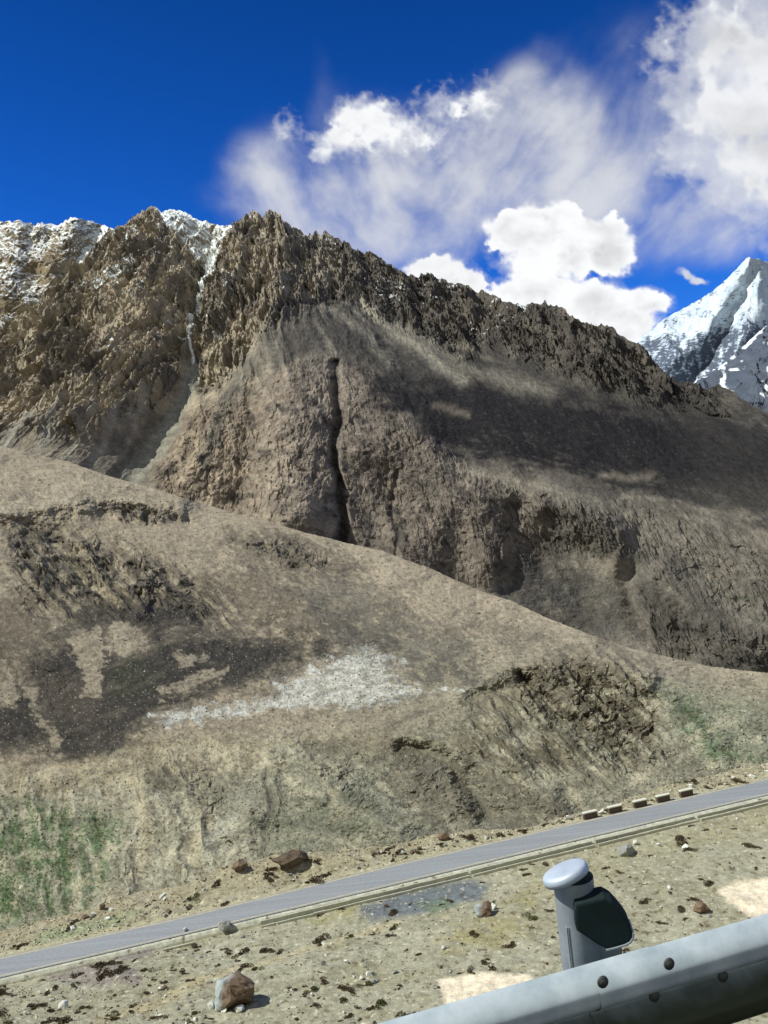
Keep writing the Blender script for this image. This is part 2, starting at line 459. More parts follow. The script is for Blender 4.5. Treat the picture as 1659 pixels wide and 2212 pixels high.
    pt.mix(cliff * smooth(0.05, 0.4, fbm((X + 0.3 * Z) / 38 + 8, Zs / 30, 6, 157, 0.64)) * 0.65, lin(156, 140, 116))
    pt.mix(cliff * smooth(0.1, 0.35, fbm((X + 0.3 * Z) / 11, Zs / 15, 5, 159, 0.62)) * 0.55 * smooth(700, 800, wx), lin(56, 53, 50))
    pt.mix(np.maximum(crag, cliff) * smooth(0.12, 0.4, fbm((X + 0.2 * Z) / 18, Z / 34, 5, 153, 0.62)) * 0.5, lin(66, 62, 58))
    pt.mix(np.maximum(crag, cliff) * smooth(0.18, 0.45, fbm((X + 0.2 * Z) / 24, Z / 40, 5, 155, 0.62)) * 0.4 * smooth(800, 650, wx), lin(184, 166, 138))
    # scree fan below the crags
    s1 = poly(wx, wy, [(620, 650), (700, 630), (860, 665), (950, 715), (1060, 725), (1180, 775), (1340, 835), (1480, 865), (1700, 930), (1750, 1130), (1500, 1080), (1180, 1000), (1000, 985), (900, 920), (830, 860), (790, 790), (700, 760), (600, 790), (560, 770)], 40)
    s1 = rag(s1, fbm(X / 60, Zs / 90, 6, 163, 0.62), 0.9, 0.4)
    pt.mix(s1 * 0.85, scree)
    pt.mix(s1 * smooth(820, 640, wx) * smooth(-0.3, 0.3, fbm((X + 0.2 * Zs) / 26, Zs / 130, 5, 165, 0.6)) * 0.6, lin(122, 112, 98))
    pt.mix(s1 * smooth(0.1, 0.35, fbm(X / 16, Zs / 14, 5, 167, 0.62)) * 0.5, lin(66, 62, 58))
    s2 = poly(wx, wy, [(790, 830), (900, 830), (1020, 825), (1180, 850), (1400, 900), (1750, 980), (1750, 1150), (1560, 1095), (1330, 1050), (1150, 1010), (1000, 985), (900, 920), (820, 880)], 50)
    s2 = np.maximum(rag(s2, fbm(X / 90, Zs / 40, 6, 169, 0.62), 0.9, 0.3), 0.8 * smooth(0.4, 1, s2) * smooth(960, 880, wy - 0.22 * (wx - 900)))
    pt.mix(s2 * 0.95, black)
    rotx = X * 0.95 - Zs * 0.30; rotz = X * 0.30 + Zs * 0.95
    spk = fbm(rotx / 60, rotz / 20, 6, 123, 0.6)
    spk_w = s2 * smooth(880, 1000, wy - 0.22 * (wx - 900) + 40 * fbm(px / 130, py / 60, 3, 125))
    pt.mix(spk_w * smooth(0.10, 0.30, spk + 0.3 * fbm(X / 16, Zs / 9, 4, 124)) * 0.8, lin(132, 120, 101))
    pt.mix(s2 * smooth(0.28, 0.42, fbm(X / 9, Zs / 6, 4, 126, 0.6)) * 0.35, lin(120, 112, 100))
    for pts, col, k in [
        ([(765, 640, 10), (850, 710, 13), (930, 775, 16), (1000, 828, 16)], lin(172, 161, 136), 0.9),
        ([(700, 660, 8), (790, 720, 10), (850, 790, 14)], lin(142, 133, 114), 0.75),
        ([(860, 700, 10), (1000, 790, 14), (1180, 850, 18)], lin(146, 136, 116), 0.7),
        ([(680, 690, 4), (720, 760, 6)], lin(150, 140, 118), 0.7), ([(735, 650, 4), (800, 700, 5), (850, 735, 6)], lin(150, 140, 118), 0.7), ([(620, 700, 4), (585, 770, 6), (560, 830, 8)], lin(140, 132, 112), 0.6), ([(900, 690, 4), (980, 740, 6), (1060, 775, 6)], lin(146, 136, 114), 0.6),
        ([(600, 670, 12), (560, 760, 22), (480, 880, 20), (440, 990, 16)], lin(94, 92, 84), 0.6),
        ([(418, 800, 9), (380, 880, 14), (330, 960, 17), (275, 1040, 20)], lin(138, 142, 130), 0.95),
        ([(300, 1000, 10), (270, 1045, 16)], lin(92, 108, 78), 0.6),
        ([(275, 860, 4), (230, 940, 6), (190, 1010, 8)], lin(140, 128, 110), 0.95),
        ([(135, 870, 3), (105, 940, 5), (80, 985, 6)], lin(136, 128, 112), 0.95),
        ([(70, 890, 6), (20, 960, 12)], lin(130, 126, 116), 0.95),
        ([(205, 880, 3), (165, 950, 4), (140, 1000, 5)], lin(138, 124, 108), 0.9),
        ([(950, 1005, 12), (1060, 1030, 14), (1150, 1050, 16), (1280, 1085, 12), (1420, 1130, 14)], lin(164, 149, 122), 0.9),
        ([(1300, 1020, 8), (1400, 1025, 8)], lin(150, 135, 110), 0.7),
        ([(940, 885, 8), (980, 890, 10), (1010, 900, 6)], lin(140, 122, 100), 0.8),
        ([(1372, 1190, 5), (1362, 1280, 7), (1400, 1370, 8)], lin(132, 120, 102), 0.8),
        ([(1225, 1215, 5), (1270, 1290, 9), (1300, 1350, 10)], lin(122, 112, 94), 0.6),
        ([(1110, 1210, 8), (1085, 1280, 10)], lin(122, 116, 98), 0.7)]:
        pt.mix(stroke(wx, wy, pts) * k, col)
    pt.mix(poly(wx, wy, [(-150, 880), (150, 900), (330, 890), (400, 830), (330, 960), (260, 1040), (-150, 1040)], 25) * (1 - 0.8 * stroke(wx, wy, [(275, 860, 5), (190, 1010, 9)])) * 0.45, lin(92, 86, 80))
    pt.mix(chute * smooth(-0.5, 0.1, fbm(X / 20, Zs / 40, 4, 161)) * 0.8, lin(150, 142, 126))
    g1 = poly(wx, wy, [(1120, 1190), (1230, 1200), (1330, 1270), (1350, 1400), (1200, 1350), (1060, 1290)], 16)
    pt.mix(g1 * 0.75 * smooth(-0.3, 0.1, fbm(X / 30, Z / 40, 4, 131)), lin(82, 79, 76))
    pt.mix(rubble * smooth(-0.1, 0.3, b) * 0.5, lin(98, 92, 80))
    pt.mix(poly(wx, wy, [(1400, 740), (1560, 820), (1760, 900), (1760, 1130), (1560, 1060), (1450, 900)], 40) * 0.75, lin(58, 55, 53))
    pt.mix(poly(wx, wy, [(1480, 840), (1560, 830), (1700, 900), (1760, 960), (1600, 920)], 14) * smooth(-0.1, 0.3, fbm(X / 22, Zs / 16, 5, 171, 0.62)) * 0.8, lin(104, 97, 86))
    pt.mix(poly(wx, wy, [(1500, 1230), (1590, 1250), (1680, 1320), (1700, 1370), (1600, 1320)], 25) * smooth(-0.1, 0.3, fbm(rotx / 40, rotz / 14, 4, 133)) * 0.6, lin(84, 100, 62))
    pt.mix(np.maximum(cliff2, cliff3) * 0.7, lin(82, 75, 68))
    pt.mix(poly(wx, wy, [(1530, 1425), (1750, 1400), (1750, 1500), (1500, 1500)], 12) * 0.85, lin(62, 58, 56))
    pt.mix(stroke(wx, wy, [(722, 780, 7), (730, 900, 8), (722, 1000, 8), (736, 1100, 10), (742, 1180, 18)]) * 0.6, lin(70, 68, 68))
    pt.mul(1 + 0.22 * b + 0.3 * c)
    pt.mix(smooth(1030, 1250, wx) * smooth(1000, 1090, wy) * 0.35, lin(104, 100, 86))
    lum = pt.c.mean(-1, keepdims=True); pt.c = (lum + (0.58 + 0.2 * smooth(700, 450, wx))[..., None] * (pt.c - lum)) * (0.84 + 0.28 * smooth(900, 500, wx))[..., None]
    # snow
    bowl = poly(wx, wy, [(330, 440), (372, 440), (420, 470), (470, 474), (525, 470), (500, 505), (465, 540), (448, 585), (425, 570), (390, 520), (350, 475)], 7)
    coul = stroke(wx, wy, [(455, 545, 12), (437, 590, 7), (424, 640, 6), (412, 680, 5), (411, 720, 3), (413, 760, 2.4), (414, 788, 2.4)], 4)
    patch = fbm(X / 26, Z / 16, 5, 141)
    snow = smooth(-0.10, 0.02, 0.8 * patch + 0.42 * (bowl - 0.66) + 1.1 * (n[..., 2] - 0.70) - 0.5 * (1 - bowl))
    snow = np.maximum(snow * bowl, smooth(0.4, 0.55, coul * (1 + 1.3 * fbm(X / 16, Z / 14, 4, 142))))
    led = poly(wx, wy, [(150, 560), (330, 440), (560, 440), (800, 540), (1250, 690), (1240, 740), (950, 700), (700, 640), (560, 640), (430, 800), (150, 760), (60, 720)], 20)
    ledf = smooth(0.30, 0.36, fbm(X / 34, Z / 11, 4, 143) + 0.45 * (n[..., 2] - 0.75)) * led
    snow = np.maximum(snow, ledf * (0.3 + 0.7 * smooth(-0.3, 0.2, fbm(X / 200, Z / 200, 2, 145))))
    snow = np.maximum(snow, stroke(wx, wy, [(285, 490, 4), (283, 540, 3)], 4) * smooth(-0.1, 0, patch))
    snow = np.maximum(snow, smooth(0.0, 0.15, patch) * poly(wx, wy, [(215, 640), (300, 560), (262, 570), (200, 600)], 8))
    pt.mix(smooth(0.3, 0.7, snow), lin(238, 240, 244))
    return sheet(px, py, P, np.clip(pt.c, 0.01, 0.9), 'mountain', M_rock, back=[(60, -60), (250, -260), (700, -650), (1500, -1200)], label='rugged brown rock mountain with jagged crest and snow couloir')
build_mountain()

# ---- snowy ridge behind, upper left --------------------------------
def build_snow_ridge():
    x1 = np.arange(-160, 620, 1.7); nr = 260
    cr = line([(-200, 500), (-60, 484), (0, 480), (55, 479), (75, 486), (90, 482), (107, 481), (125, 486), (150, 474), (165, 470), (185, 475), (200, 480), (235, 491), (330, 540), (620, 700)])(x1)
    jit = 5 * (ridged(x1 / 22, x1 * 0, 4, 201) - 0.45) + 2 * fbm(x1 / 6, x1 * 0 + 2, 3, 203)
    ft = np.interp(x1, [-200, 0, 300, 620], [900, 800, 700, 900])
    t = np.linspace(0, 1, nr)[:, None]
    px = np.repeat(x1[None], nr, 0); py = cr + t * (ft - cr) - jit * np.exp(-t / 0.05)
    D = depth_rows(px, [(cr[None], 0 * cr[None] + 4100), (ft[None], 0 * cr[None] + 3000)], py)
    wx = px + 10 * fbm(px / 60, py / 60, 4, 205); wy = py + 10 * fbm(px / 60 + 9, py / 60, 4, 207)
    big = 120 * stroke(wx, wy, [(165, 470, 20), (120, 560, 26), (110, 620, 30)]) + 130 * stroke(wx, wy, [(40, 480, 20), (20, 600, 30), (10, 640, 40)]) \
        - 110 * stroke(wx, wy, [(215, 500, 16), (150, 600, 16), (60, 700, 18)]) + 60 * stroke(wx, wy, [(90, 480, 14), (70, 560, 18)])
    P0 = at(px, py, D); X, Z = P0[..., 0], P0[..., 2]
    wX = X + 25 * fbm(X / 90, Z / 90, 4, 209); wZ = Z + 25 * fbm(X / 90 + 4, Z / 90, 4, 211)
    h = 26 * (ridged(wX / 170 + wZ / 300, wZ / 200, 6, 213, 0.5) - 0.42) + 11 * facet(wX / 45, wZ / 50, 215) + 6 * facet(wX / 18, wZ / 20, 217)
    P = P0 + big[..., None] * (-P0 / np.linalg.norm(P0, axis=-1, keepdims=True)) + (h * (0.4 + 0.6 * smooth(0, 0.04, t)))[..., None] * np.array([-0.05, -0.7, 0.6])
    n = grid_normal(P); n *= np.sign(n[..., 2:3] + 1e-9)
    b = fbm(X / 50, Z / 60, 5, 219)
    pt = Paint(px.shape, lin(138, 122, 98)); pt.mix(smooth(-0.2, 0.3, b), lin(112, 102, 90)); pt.mul(1 + 0.3 * fbm(X / 12, Z / 16, 4, 221))
    rk = poly(wx, wy, [(60, 560), (110, 545), (165, 590), (130, 620), (60, 600)], 18) + poly(wx, wy, [(-60, 620), (40, 640), (60, 680), (-60, 700)], 10) + poly(wx, wy, [(120, 520), (180, 520), (140, 570), (100, 560)], 10) * 0.6
    low = smooth(670, 790, wy + 0.35 * wx)
    s = smooth(-0.06, 0.10, 0.5 * fbm((X - 0.5 * Z) / 60, Z / 26, 6, 223, 0.7) + 0.75 * fbm((X - 0.5 * Z) / 16, Z / 6, 4, 224, 0.65) + 0.8 * (n[..., 2] - 0.62) + 0.02 - 0.33 * rk - 0.40 * low + 0.35 * stroke(wx, wy, [(235, 500, 22), (150, 610, 18), (60, 700, 14)]) + 0.12 * smooth(520, 480, wy))
    pt.mix(s, lin(240, 242, 246))
    sheet(px, py, P, np.clip(pt.c, 0.01, 0.9), 'snowy_ridge', M_rock, back=[(80, -80), (400, -400), (1200, -1000)], label='snow dusted rocky ridge behind the brown crags')
build_snow_ridge()

# ---- far snow peak, right -------------------------------------------
def build_snow_peak():
    x1 = np.arange(1320, 2060, 1.7); nr = 300
    cr = line([(1300, 800), (1371, 739), (1404, 716), (1434, 689), (1479, 664), (1510, 648), (1539, 629), (1560, 611), (1574, 599), (1596, 575), (1612, 559), (1618, 555), (1625, 558), (1639, 559), (1659, 567), (1700, 600), (1800, 660), (2060, 800)])(x1)
    jit = 3 * (ridged(x1 / 18, x1 * 0, 4, 301) - 0.45)
    ft = np.full_like(x1, 960)
    t = np.linspace(0, 1, nr)[:, None]
    px = np.repeat(x1[None], nr, 0); py = cr + t * (ft - cr) - jit * np.exp(-t / 0.05)
    D = depth_rows(px, [(cr[None], 0 * cr[None] + 9500), (ft[None], 0 * cr[None] + 7000)], py)
    wx = px + 8 * fbm(px / 50, py / 50, 4, 303); wy = py + 8 * fbm(px / 50 + 9, py / 50, 4, 305)
    big = 420 * stroke(wx, wy, [(1618, 555, 16), (1570, 640, 22), (1500, 740, 26), (1440, 800, 30)]) + 250 * stroke(wx, wy, [(1640, 560, 14), (1640, 660, 22), (1600, 740, 26), (1560, 800, 26)]) - 70 * stroke(wx, wy, [(1610, 620, 16), (1570, 720, 18), (1500, 800, 20)])
    P0 = at(px, py, D); X, Z = P0[..., 0], P0[..., 2]
    k = X * 0.78 - Z * 0.62; m = X * 0.62 + Z * 0.78                 # across / along the flutes
    h = 90 * (ridged(k / 330 + 0.3 * fbm(X / 300, Z / 300, 3, 306), m / 900, 5, 307, 0.5) - 0.45) + 40 * fbm(X / 300, Z / 260, 4, 309, 0.4) + 16 * (ridged(k / 90, m / 300, 4, 311) - 0.4)
    P = P0 + big[..., None] * (-P0 / np.linalg.norm(P0, axis=-1, keepdims=True)) + (h * smooth(0, 0.06, t))[..., None] * np.array([-0.1, -0.7, 0.55])
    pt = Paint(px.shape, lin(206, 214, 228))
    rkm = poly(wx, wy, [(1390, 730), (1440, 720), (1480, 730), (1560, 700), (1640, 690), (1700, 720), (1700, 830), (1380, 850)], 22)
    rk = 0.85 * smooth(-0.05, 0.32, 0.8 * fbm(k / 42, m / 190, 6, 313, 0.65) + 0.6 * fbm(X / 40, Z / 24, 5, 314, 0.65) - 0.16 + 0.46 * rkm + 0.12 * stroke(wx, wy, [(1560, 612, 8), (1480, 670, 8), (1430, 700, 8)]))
    pt.mix(0.75 * smooth(-0.2, 0.3, fbm(k / 70, m / 300, 6, 315, 0.6)), lin(176, 188, 208))  # blue-grey shading of the snow flutes, painted into the albedo
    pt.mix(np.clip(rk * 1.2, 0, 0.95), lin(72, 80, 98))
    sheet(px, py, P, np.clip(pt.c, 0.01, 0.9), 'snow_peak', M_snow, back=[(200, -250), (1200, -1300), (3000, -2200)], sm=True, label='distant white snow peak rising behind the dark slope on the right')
    # the darker ridge in front of it
    x1 = np.arange(1440, 2060, 1.7); nr = 160
    cr = line([(1400, 880), (1480, 840), (1499, 826), (1549, 798), (1580, 770), (1609, 744), (1635, 722), (1659, 703), (1720, 660), (1800, 600), (2060, 500)])(x1); jit = 5 * (ridged(x1 / 22, x1 * 0, 4, 321) - 0.45)
    ft = np.full_like(x1, 980); t = np.linspace(0, 1, nr)[:, None]
    px = np.repeat(x1[None], nr, 0); py = cr + t * (ft - cr) - jit * np.exp(-t / 0.05)
    D = depth_rows(px, [(cr[None], 0 * cr[None] + 6200), (ft[None], 0 * cr[None] + 5000)], py)
    P0 = at(px, py, D); X, Z = P0[..., 0], P0[..., 2]
    k = X * 0.78 - Z * 0.62; m = X * 0.62 + Z * 0.78
    h = 110 * (ridged(k / 220, m / 420, 6, 323) - 0.42) + 25 * facet(k / 60, m / 90, 325)
    P = P0 + (h * (0.4 + 0.6 * smooth(0, 0.05, t)))[..., None] * np.array([-0.1, -0.7, 0.55])
    n = grid_normal(P); n *= np.sign(n[..., 2:3] + 1e-9)
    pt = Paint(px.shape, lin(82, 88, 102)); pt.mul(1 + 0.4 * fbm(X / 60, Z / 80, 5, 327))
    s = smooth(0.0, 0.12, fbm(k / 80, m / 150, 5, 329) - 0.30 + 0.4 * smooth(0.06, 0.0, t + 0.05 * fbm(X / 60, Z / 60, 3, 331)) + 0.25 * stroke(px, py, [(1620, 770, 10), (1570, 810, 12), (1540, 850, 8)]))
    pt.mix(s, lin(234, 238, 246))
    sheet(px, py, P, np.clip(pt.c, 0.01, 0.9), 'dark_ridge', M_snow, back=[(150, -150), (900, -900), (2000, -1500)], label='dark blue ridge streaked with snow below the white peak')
build_snow_peak()

# ---- near hill -------------------------------------------------------
verge_top = line([(-200, 2066), (0, 2016), (100, 1986), (200, 1961), (300, 1921), (400, 1911), (500, 1871), (600, 1846), (700, 1841), (829, 1829), (929, 1806), (1029, 1791), (1129, 1788),
    (1254, 1756), (1329, 1736), (1404, 1711), (1504, 1681), (1659, 1646), (1850, 1596)])
def build_hill():
    x1 = np.arange(-110, 1790, 1.7); nr = 620
    cr = hill_crest(x1); jit = 1.6 * fbm(x1 / 9, x1 * 0, 4, 401) + 1.2 * fbm(x1 / 60, x1 * 0 + 4, 3, 403)
    ft = verge_top(x1) + 70
    be = line([(-200, 1640), (0, 1640), (150, 1640), (300, 1585), (600, 1572), (900, 1580), (1050, 1520), (1300, 1440), (1400, 1450), (1659, 1540), (1850, 1580)])(x1)
    t = np.linspace(0, 1, nr)[:, None]
    px = np.repeat(x1[None], nr, 0); py = cr + t * (ft - cr) - jit * np.exp(-t / 0.02)
    Dc = np.interp(x1, [-200, 0, 829, 1254, 1659, 1850], [490, 480, 355, 255, 212, 200])
    Db = np.interp(x1, [-200, 0, 600, 900, 1300, 1659, 1850], [196, 194, 200, 192, 214, 188, 185])
    Df = np.interp(x1, [-200, 0, 829, 1254, 1659, 1850], [142, 142, 140, 142, 152, 152])
    Dc, Db, Df = blur1(Dc, 121), blur1(Db, 121), blur1(Df, 121); bes = blur1(be, 121); fts = blur1(ft, 121)
    D = depth_rows(px, [(cr[None], Dc[None]), (bes[None], Db[None]), (fts[None], Df[None])], py)
    D2 = depth_rows(px, [(cr[None], Dc[None]), (fts[None], Df[None])], py)
    D = 0.8 * D + 0.2 * D2
    wx = px + 24 * fbm(px / 60, py / 40, 6, 411, 0.6); wy = py + 16 * fbm(px / 60 + 9, py / 40, 6, 413, 0.6)
    big = np.zeros_like(px)
    def add(pts, a):
        nonlocal big
        big = big + a * stroke(wx, wy, pts)
    add([(-100, 1120, 30), (60, 1090, 30), (200, 1070, 34), (380, 1085, 40)], 9)
    add([(230, 1110, 30), (340, 1115, 32), (400, 1130, 28)], -4)
    add([(60, 1170, 30), (200, 1200, 60), (420, 1290, 60)], -6)
    add([(330, 1240, 16), (300, 1330, 18)], 4)
    add([(480, 1330, 60), (640, 1420, 70)], -7)
    add([(850, 1250, 60), (1000, 1330, 60)], 5)
    add([(870, 1440, 24), (960, 1480, 26), (1020, 1500, 24)], -2)
    add([(1000, 1500, 26), (1090, 1440, 30), (1280, 1420, 34), (1390, 1470, 30)], 7)
    add([(1130, 1470, 20), (1200, 1540, 26), (1350, 1640, 26)], -7)
    add([(1240, 1440, 24), (1330, 1540, 30), (1400, 1600, 30)], -5)
    add([(1400, 1460, 20), (1500, 1570, 24), (1560, 1640, 26)], 2.5)
    add([(620, 1620, 40), (700, 1700, 50), (860, 1800, 40)], 6)
    add([(900, 1580, 26), (930, 1550, 24), (1000, 1540, 24)], 2)
    add([(880, 1620, 18), (990, 1650, 22), (1060, 1760, 30)], -6)
    add([(1100, 1640, 24), (1180, 1720, 30), (1230, 1770, 24)], 5)
    P0 = at(px, py, D); X, Z = P0[..., 0], P0[..., 2]; Y = P0[..., 1]
    pxs = X / P0[..., 1] * 190                                       # metres across, as seen at 190 m
    bank = smooth(-10, 50, py - be) 
    flute = bank * poly(wx, wy, [(-150, 1640), (150, 1660), (420, 1620), (640, 1640), (620, 1900), (300, 1960), (-150, 2060)], 40)
    crag = np.clip(poly(wx, wy, [(20, 1150), (120, 1140), (300, 1190), (430, 1270), (440, 1320), (330, 1310), (180, 1290), (60, 1310), (20, 1220)], 40) * smooth(-0.3, 0.15, fbm(px / 60, py / 30, 5, 417))
        + poly(wx, wy, [(200, 1100), (300, 1085), (390, 1110), (410, 1130), (300, 1130)], 8)
        + 0.8 * poly(wx, wy, [(530, 1170), (640, 1165), (720, 1210), (680, 1240), (560, 1200)], 14)
        + poly(wx, wy, [(1090, 1470), (1240, 1420), (1370, 1450), (1420, 1560), (1400, 1660), (1250, 1580), (1150, 1500)], 30) * smooth(-0.35, 0.1, fbm(px / 50, py / 40, 5, 416))
        + 0.5 * poly(wx, wy, [(620, 1620), (880, 1600), (1000, 1640), (1240, 1740), (1240, 1790), (880, 1800), (700, 1780), (620, 1700)], 40) * smooth(-0.1, 0.25, fbm(px / 80, py / 50, 4, 419))
        + 0.5 * poly(wx, wy, [(380, 1680), (560, 1640), (640, 1720), (600, 1860), (480, 1860)], 30) * smooth(-0.1, 0.25, fbm(px / 80, py / 50, 4, 418))
        + 0.35 * poly(wx, wy, [(70, 1440), (130, 1430), (150, 1480), (110, 1510)], 20), 0, 1)
    Z = -py * 0.115                                                  # metres up the slope as seen, so that grain is even
    g = fbm(pxs / 6, Z / 6, 5, 421)
    wX = pxs + 2.5 * fbm(pxs / 9, Z / 9, 4, 423) - 0.25 * Z; wZ = Z + 2.5 * fbm(pxs / 9 + 4, Z / 9, 4, 425)
    h = crag * (1.7 * (ridged((wX + 0.8 * wZ) / 9, wZ / 4, 5, 427, 0.62) - 0.42) + 1.0 * facet(wX / 3.0, wZ / 2.0, 429) + 0.6 * facet(wX / 1.1, wZ / 0.9, 431))
    rbk = poly(wx, wy, [(1080, 1470), (1240, 1415), (1370, 1440), (1430, 1540), (1440, 1640), (1300, 1690), (1000, 1660), (1020, 1560)], 40)
    lbk = poly(wx, wy, [(20, 1150), (120, 1140), (300, 1190), (460, 1270), (500, 1340), (330, 1330), (60, 1320)], 40)
    sdiag = fbm((px - py) / 20, (px + py) / 120, 6, 475, 0.6)
    h = h + np.maximum(rbk, lbk) * 2.6 * (ridged((pxs + Z) / 5.0 + 0.4 * fbm(pxs / 5, Z / 5, 3, 476), (pxs - Z) / 22, 5, 477, 0.55) - 0.4)
    h = h + flute * (2.6 * (ridged(pxs / 13 + 0.3 * fbm(pxs / 9, Z / 9, 3, 433), Z / 40, 5, 435, 0.5) - 0.42))
    h = h + bank * 0.6 * fbm(pxs / 5, Z / 4, 6, 442, 0.68) + (0.25 + 0.55 * bank) * 0.32 * facet(pxs / 1.3, Z / 0.9, 440) * smooth(-0.2, 0.4, g)
    h = h + (1 - crag) * (0.9 * fbm(pxs / 14, Z / 9, 5, 437) + 0.22 * fbm(pxs / 1.6, Z / 1.2, 3, 439))
    dirv = np.array([-0.02, -0.66, 0.66])
    # terrain is stretched away from the camera on the upper slope, so relief grows with distance
    P = P0 + (big * D / 230)[..., None] * (-P0 / np.linalg.norm(P0, axis=-1, keepdims=True)) + (h * np.clip(D / 200, 0.7, 1.7) * (0.25 + 0.75 * smooth(0, 0.03, t)))[..., None] * dirv
    # ---------------- colour
    a = fbm(px / 120, py / 80, 5, 441); b = fbm(px / 34, py / 24, 5, 443); c = fbm(px / 7, py / 5, 4, 445)
    diag = fbm((px + 0.5 * py) / 90, (py - 0.4 * px) / 16, 5, 447); vert = fbm((px + 10 * fbm(px / 40, py / 40, 3, 448)) / 22, py / 90, 6, 449, 0.6)
    hill = lin(156, 141, 119); pale = lin(172, 158, 134); grey = lin(128, 124, 110); dark = lin(74, 71, 68); bankc = lin(158, 153, 130); olive = lin(122, 122, 100)
    pt = Paint(px.shape, hill)
    pt.mix(smooth(-0.1, 0.5, a), lin(142, 128, 108)); pt.mix(smooth(0.0, 0.5, diag) * 0.5, pale)
    pt.mix(bank, bankc)
    pt.mix(bank * smooth(-0.15, 0.35, vert + 0.5 * a) * 0.7, lin(120, 112, 92))
    pt.mix(smooth(500, 1000, wx) * smooth(1330, 1500, wy) * 0.65, lin(128, 124, 103))
    pt.mix(poly(wx, wy, [(560, 1650), (900, 1600), (1250, 1700), (1300, 1800), (700, 1900), (520, 1800)], 50) * 0.6, lin(126, 126, 106))
    pt.mix(poly(wx, wy, [(640, 1270), (760, 1240), (880, 1330), (1000, 1400), (860, 1420), (720, 1400)], 40) * smooth(-0.2, 0.3, b) * 0.7, lin(104, 100, 92))
    pt.mix(poly(wx, wy, [(800, 1380), (1000, 1390), (1060, 1440), (880, 1430)], 25) * smooth(-0.3, 0.2, diag) * 0.6, lin(112, 110, 98))
    # rough rocky outcrops
    pt.mix(crag * smooth(-0.15, 0.25, fbm(wX / 4, wZ / 3, 5, 451)) * (1 - 0.5 * bank), lin(96, 90, 82))
    pt.mix(poly(wx, wy, [(210, 1095), (300, 1082), (390, 1108), (400, 1128), (310, 1122)], 9) * 0.75, lin(78, 74, 72))
    pt.mix(poly(wx, wy, [(270, 1220), (330, 1230), (430, 1290), (440, 1325), (350, 1300)], 14) * smooth(-0.2, 0.2, b) * 0.7, lin(80, 76, 74))
    pt.mix(poly(wx, wy, [(540, 1165), (660, 1165), (740, 1215), (690, 1240), (600, 1205)], 14) * smooth(-0.05, 0.25, diag) * 0.8, lin(84, 79, 76))
    pt.mix(poly(wx, wy, [(40, 1150), (110, 1150), (190, 1230), (180, 1300), (110, 1290), (60, 1220)], 14) * smooth(-0.2, 0.2, b) * 0.6, lin(90, 90, 80))
    pt.mix(poly(wx, wy, [(150, 1180), (230, 1240), (300, 1310), (240, 1320), (160, 1250)], 16) * 0.4, lin(168, 154, 116))
    pt.mix(poly(wx, wy, [(-100, 1290), (50, 1290), (80, 1360), (20, 1420), (-100, 1420)], 20) * 0.6, lin(110, 98, 82))
    # dark scree field
    ds = poly(wx, wy, [(-150, 1520), (0, 1540), (60, 1480), (70, 1420), (150, 1400), (170, 1330), (260, 1300), (420, 1310), (460, 1330), (360, 1350), (330, 1400), (420, 1380), (560, 1390), (620, 1370), (640, 1420), (590, 1440),
        (520, 1470), (430, 1500), (350, 1530), (300, 1560), (260, 1590), (250, 1630), (170, 1645), (130, 1640), (120, 1600), (-150, 1620)], 26)
    ds = np.maximum(ds, 0.8 * poly(wx, wy, [(120, 1520), (280, 1570), (270, 1620), (130, 1620)], 8))
    ds = np.maximum(ds, 0.75 * poly(wx, wy, [(560, 1380), (660, 1385), (780, 1360), (860, 1400), (780, 1420), (640, 1440)], 12) * smooth(-0.2, 0.2, b))
    nfine = fbm(px / 22, py / 13, 6, 471, 0.62)
    isl = np.zeros_like(px)
    for p_ in ([(235, 1350), (270, 1345), (320, 1370), (318, 1400), (270, 1425), (225, 1400)], [(160, 1360), (210, 1350), (225, 1430), (212, 1500), (175, 1510), (185, 1450), (155, 1400)],
               [(345, 1490), (420, 1460), (490, 1445), (470, 1475), (400, 1495), (350, 1510)], [(50, 1470), (75, 1490), (110, 1560), (130, 1610), (118, 1620), (90, 1570), (55, 1500)],
               [(-60, 1400), (10, 1420), (35, 1500), (30, 1530), (-60, 1500)], [(25, 1415), (40, 1420), (55, 1480), (45, 1480)], [(380, 1420), (440, 1410), (450, 1425), (390, 1445)]):
        isl = np.maximum(isl, poly(wx, wy, p_, 20))
    isl = rag(isl, nfine + 0.5 * b, 0.9); ds = rag(ds, fbm(px / 26 + 7, py / 14, 6, 473, 0.62), 0.9, 0.42)
    wash = rag(poly(wx, wy, [(-200, 1380), (60, 1400), (160, 1300), (420, 1290), (520, 1370), (700, 1370), (840, 1390), (800, 1430), (640, 1450), (520, 1490), (350, 1540), (290, 1640), (-200, 1650)], 60), nfine + 0.6 * b, 0.9, 0.45)
    pt.mix(wash * (1 - 0.75 * isl) * 0.78, lin(62, 57, 51))
    pt.mix(ds * (1 - isl) * 0.88, lin(45, 43, 41))
    pt.mix(poly(wx, wy, [(230, 1440), (290, 1420), (340, 1450), (330, 1500), (240, 1510)], 24) * ds * (1 - isl) * 0.5, lin(50, 58, 38))
    pt.mix(poly(wx, wy, [(80, 1440), (200, 1480), (200, 1560), (100, 1560), (60, 1500)], 24) * ds * (1 - isl) * 0.4, lin(92, 82, 70))
    pt.mix(isl * 0.4, lin(138, 128, 108))
    pt.mix(poly(wx, wy, [(225, 1350), (320, 1360), (320, 1400), (270, 1425), (225, 1400)], 24) * 0.4, lin(166, 152, 130))
    pt.mix(poly(wx, wy, [(1010, 1420), (1060, 1470), (1020, 1490), (900, 1470), (870, 1440), (880, 1420)], 12) * smooth(-0.25, 0.15, b) * 0.7, lin(76, 73, 70))
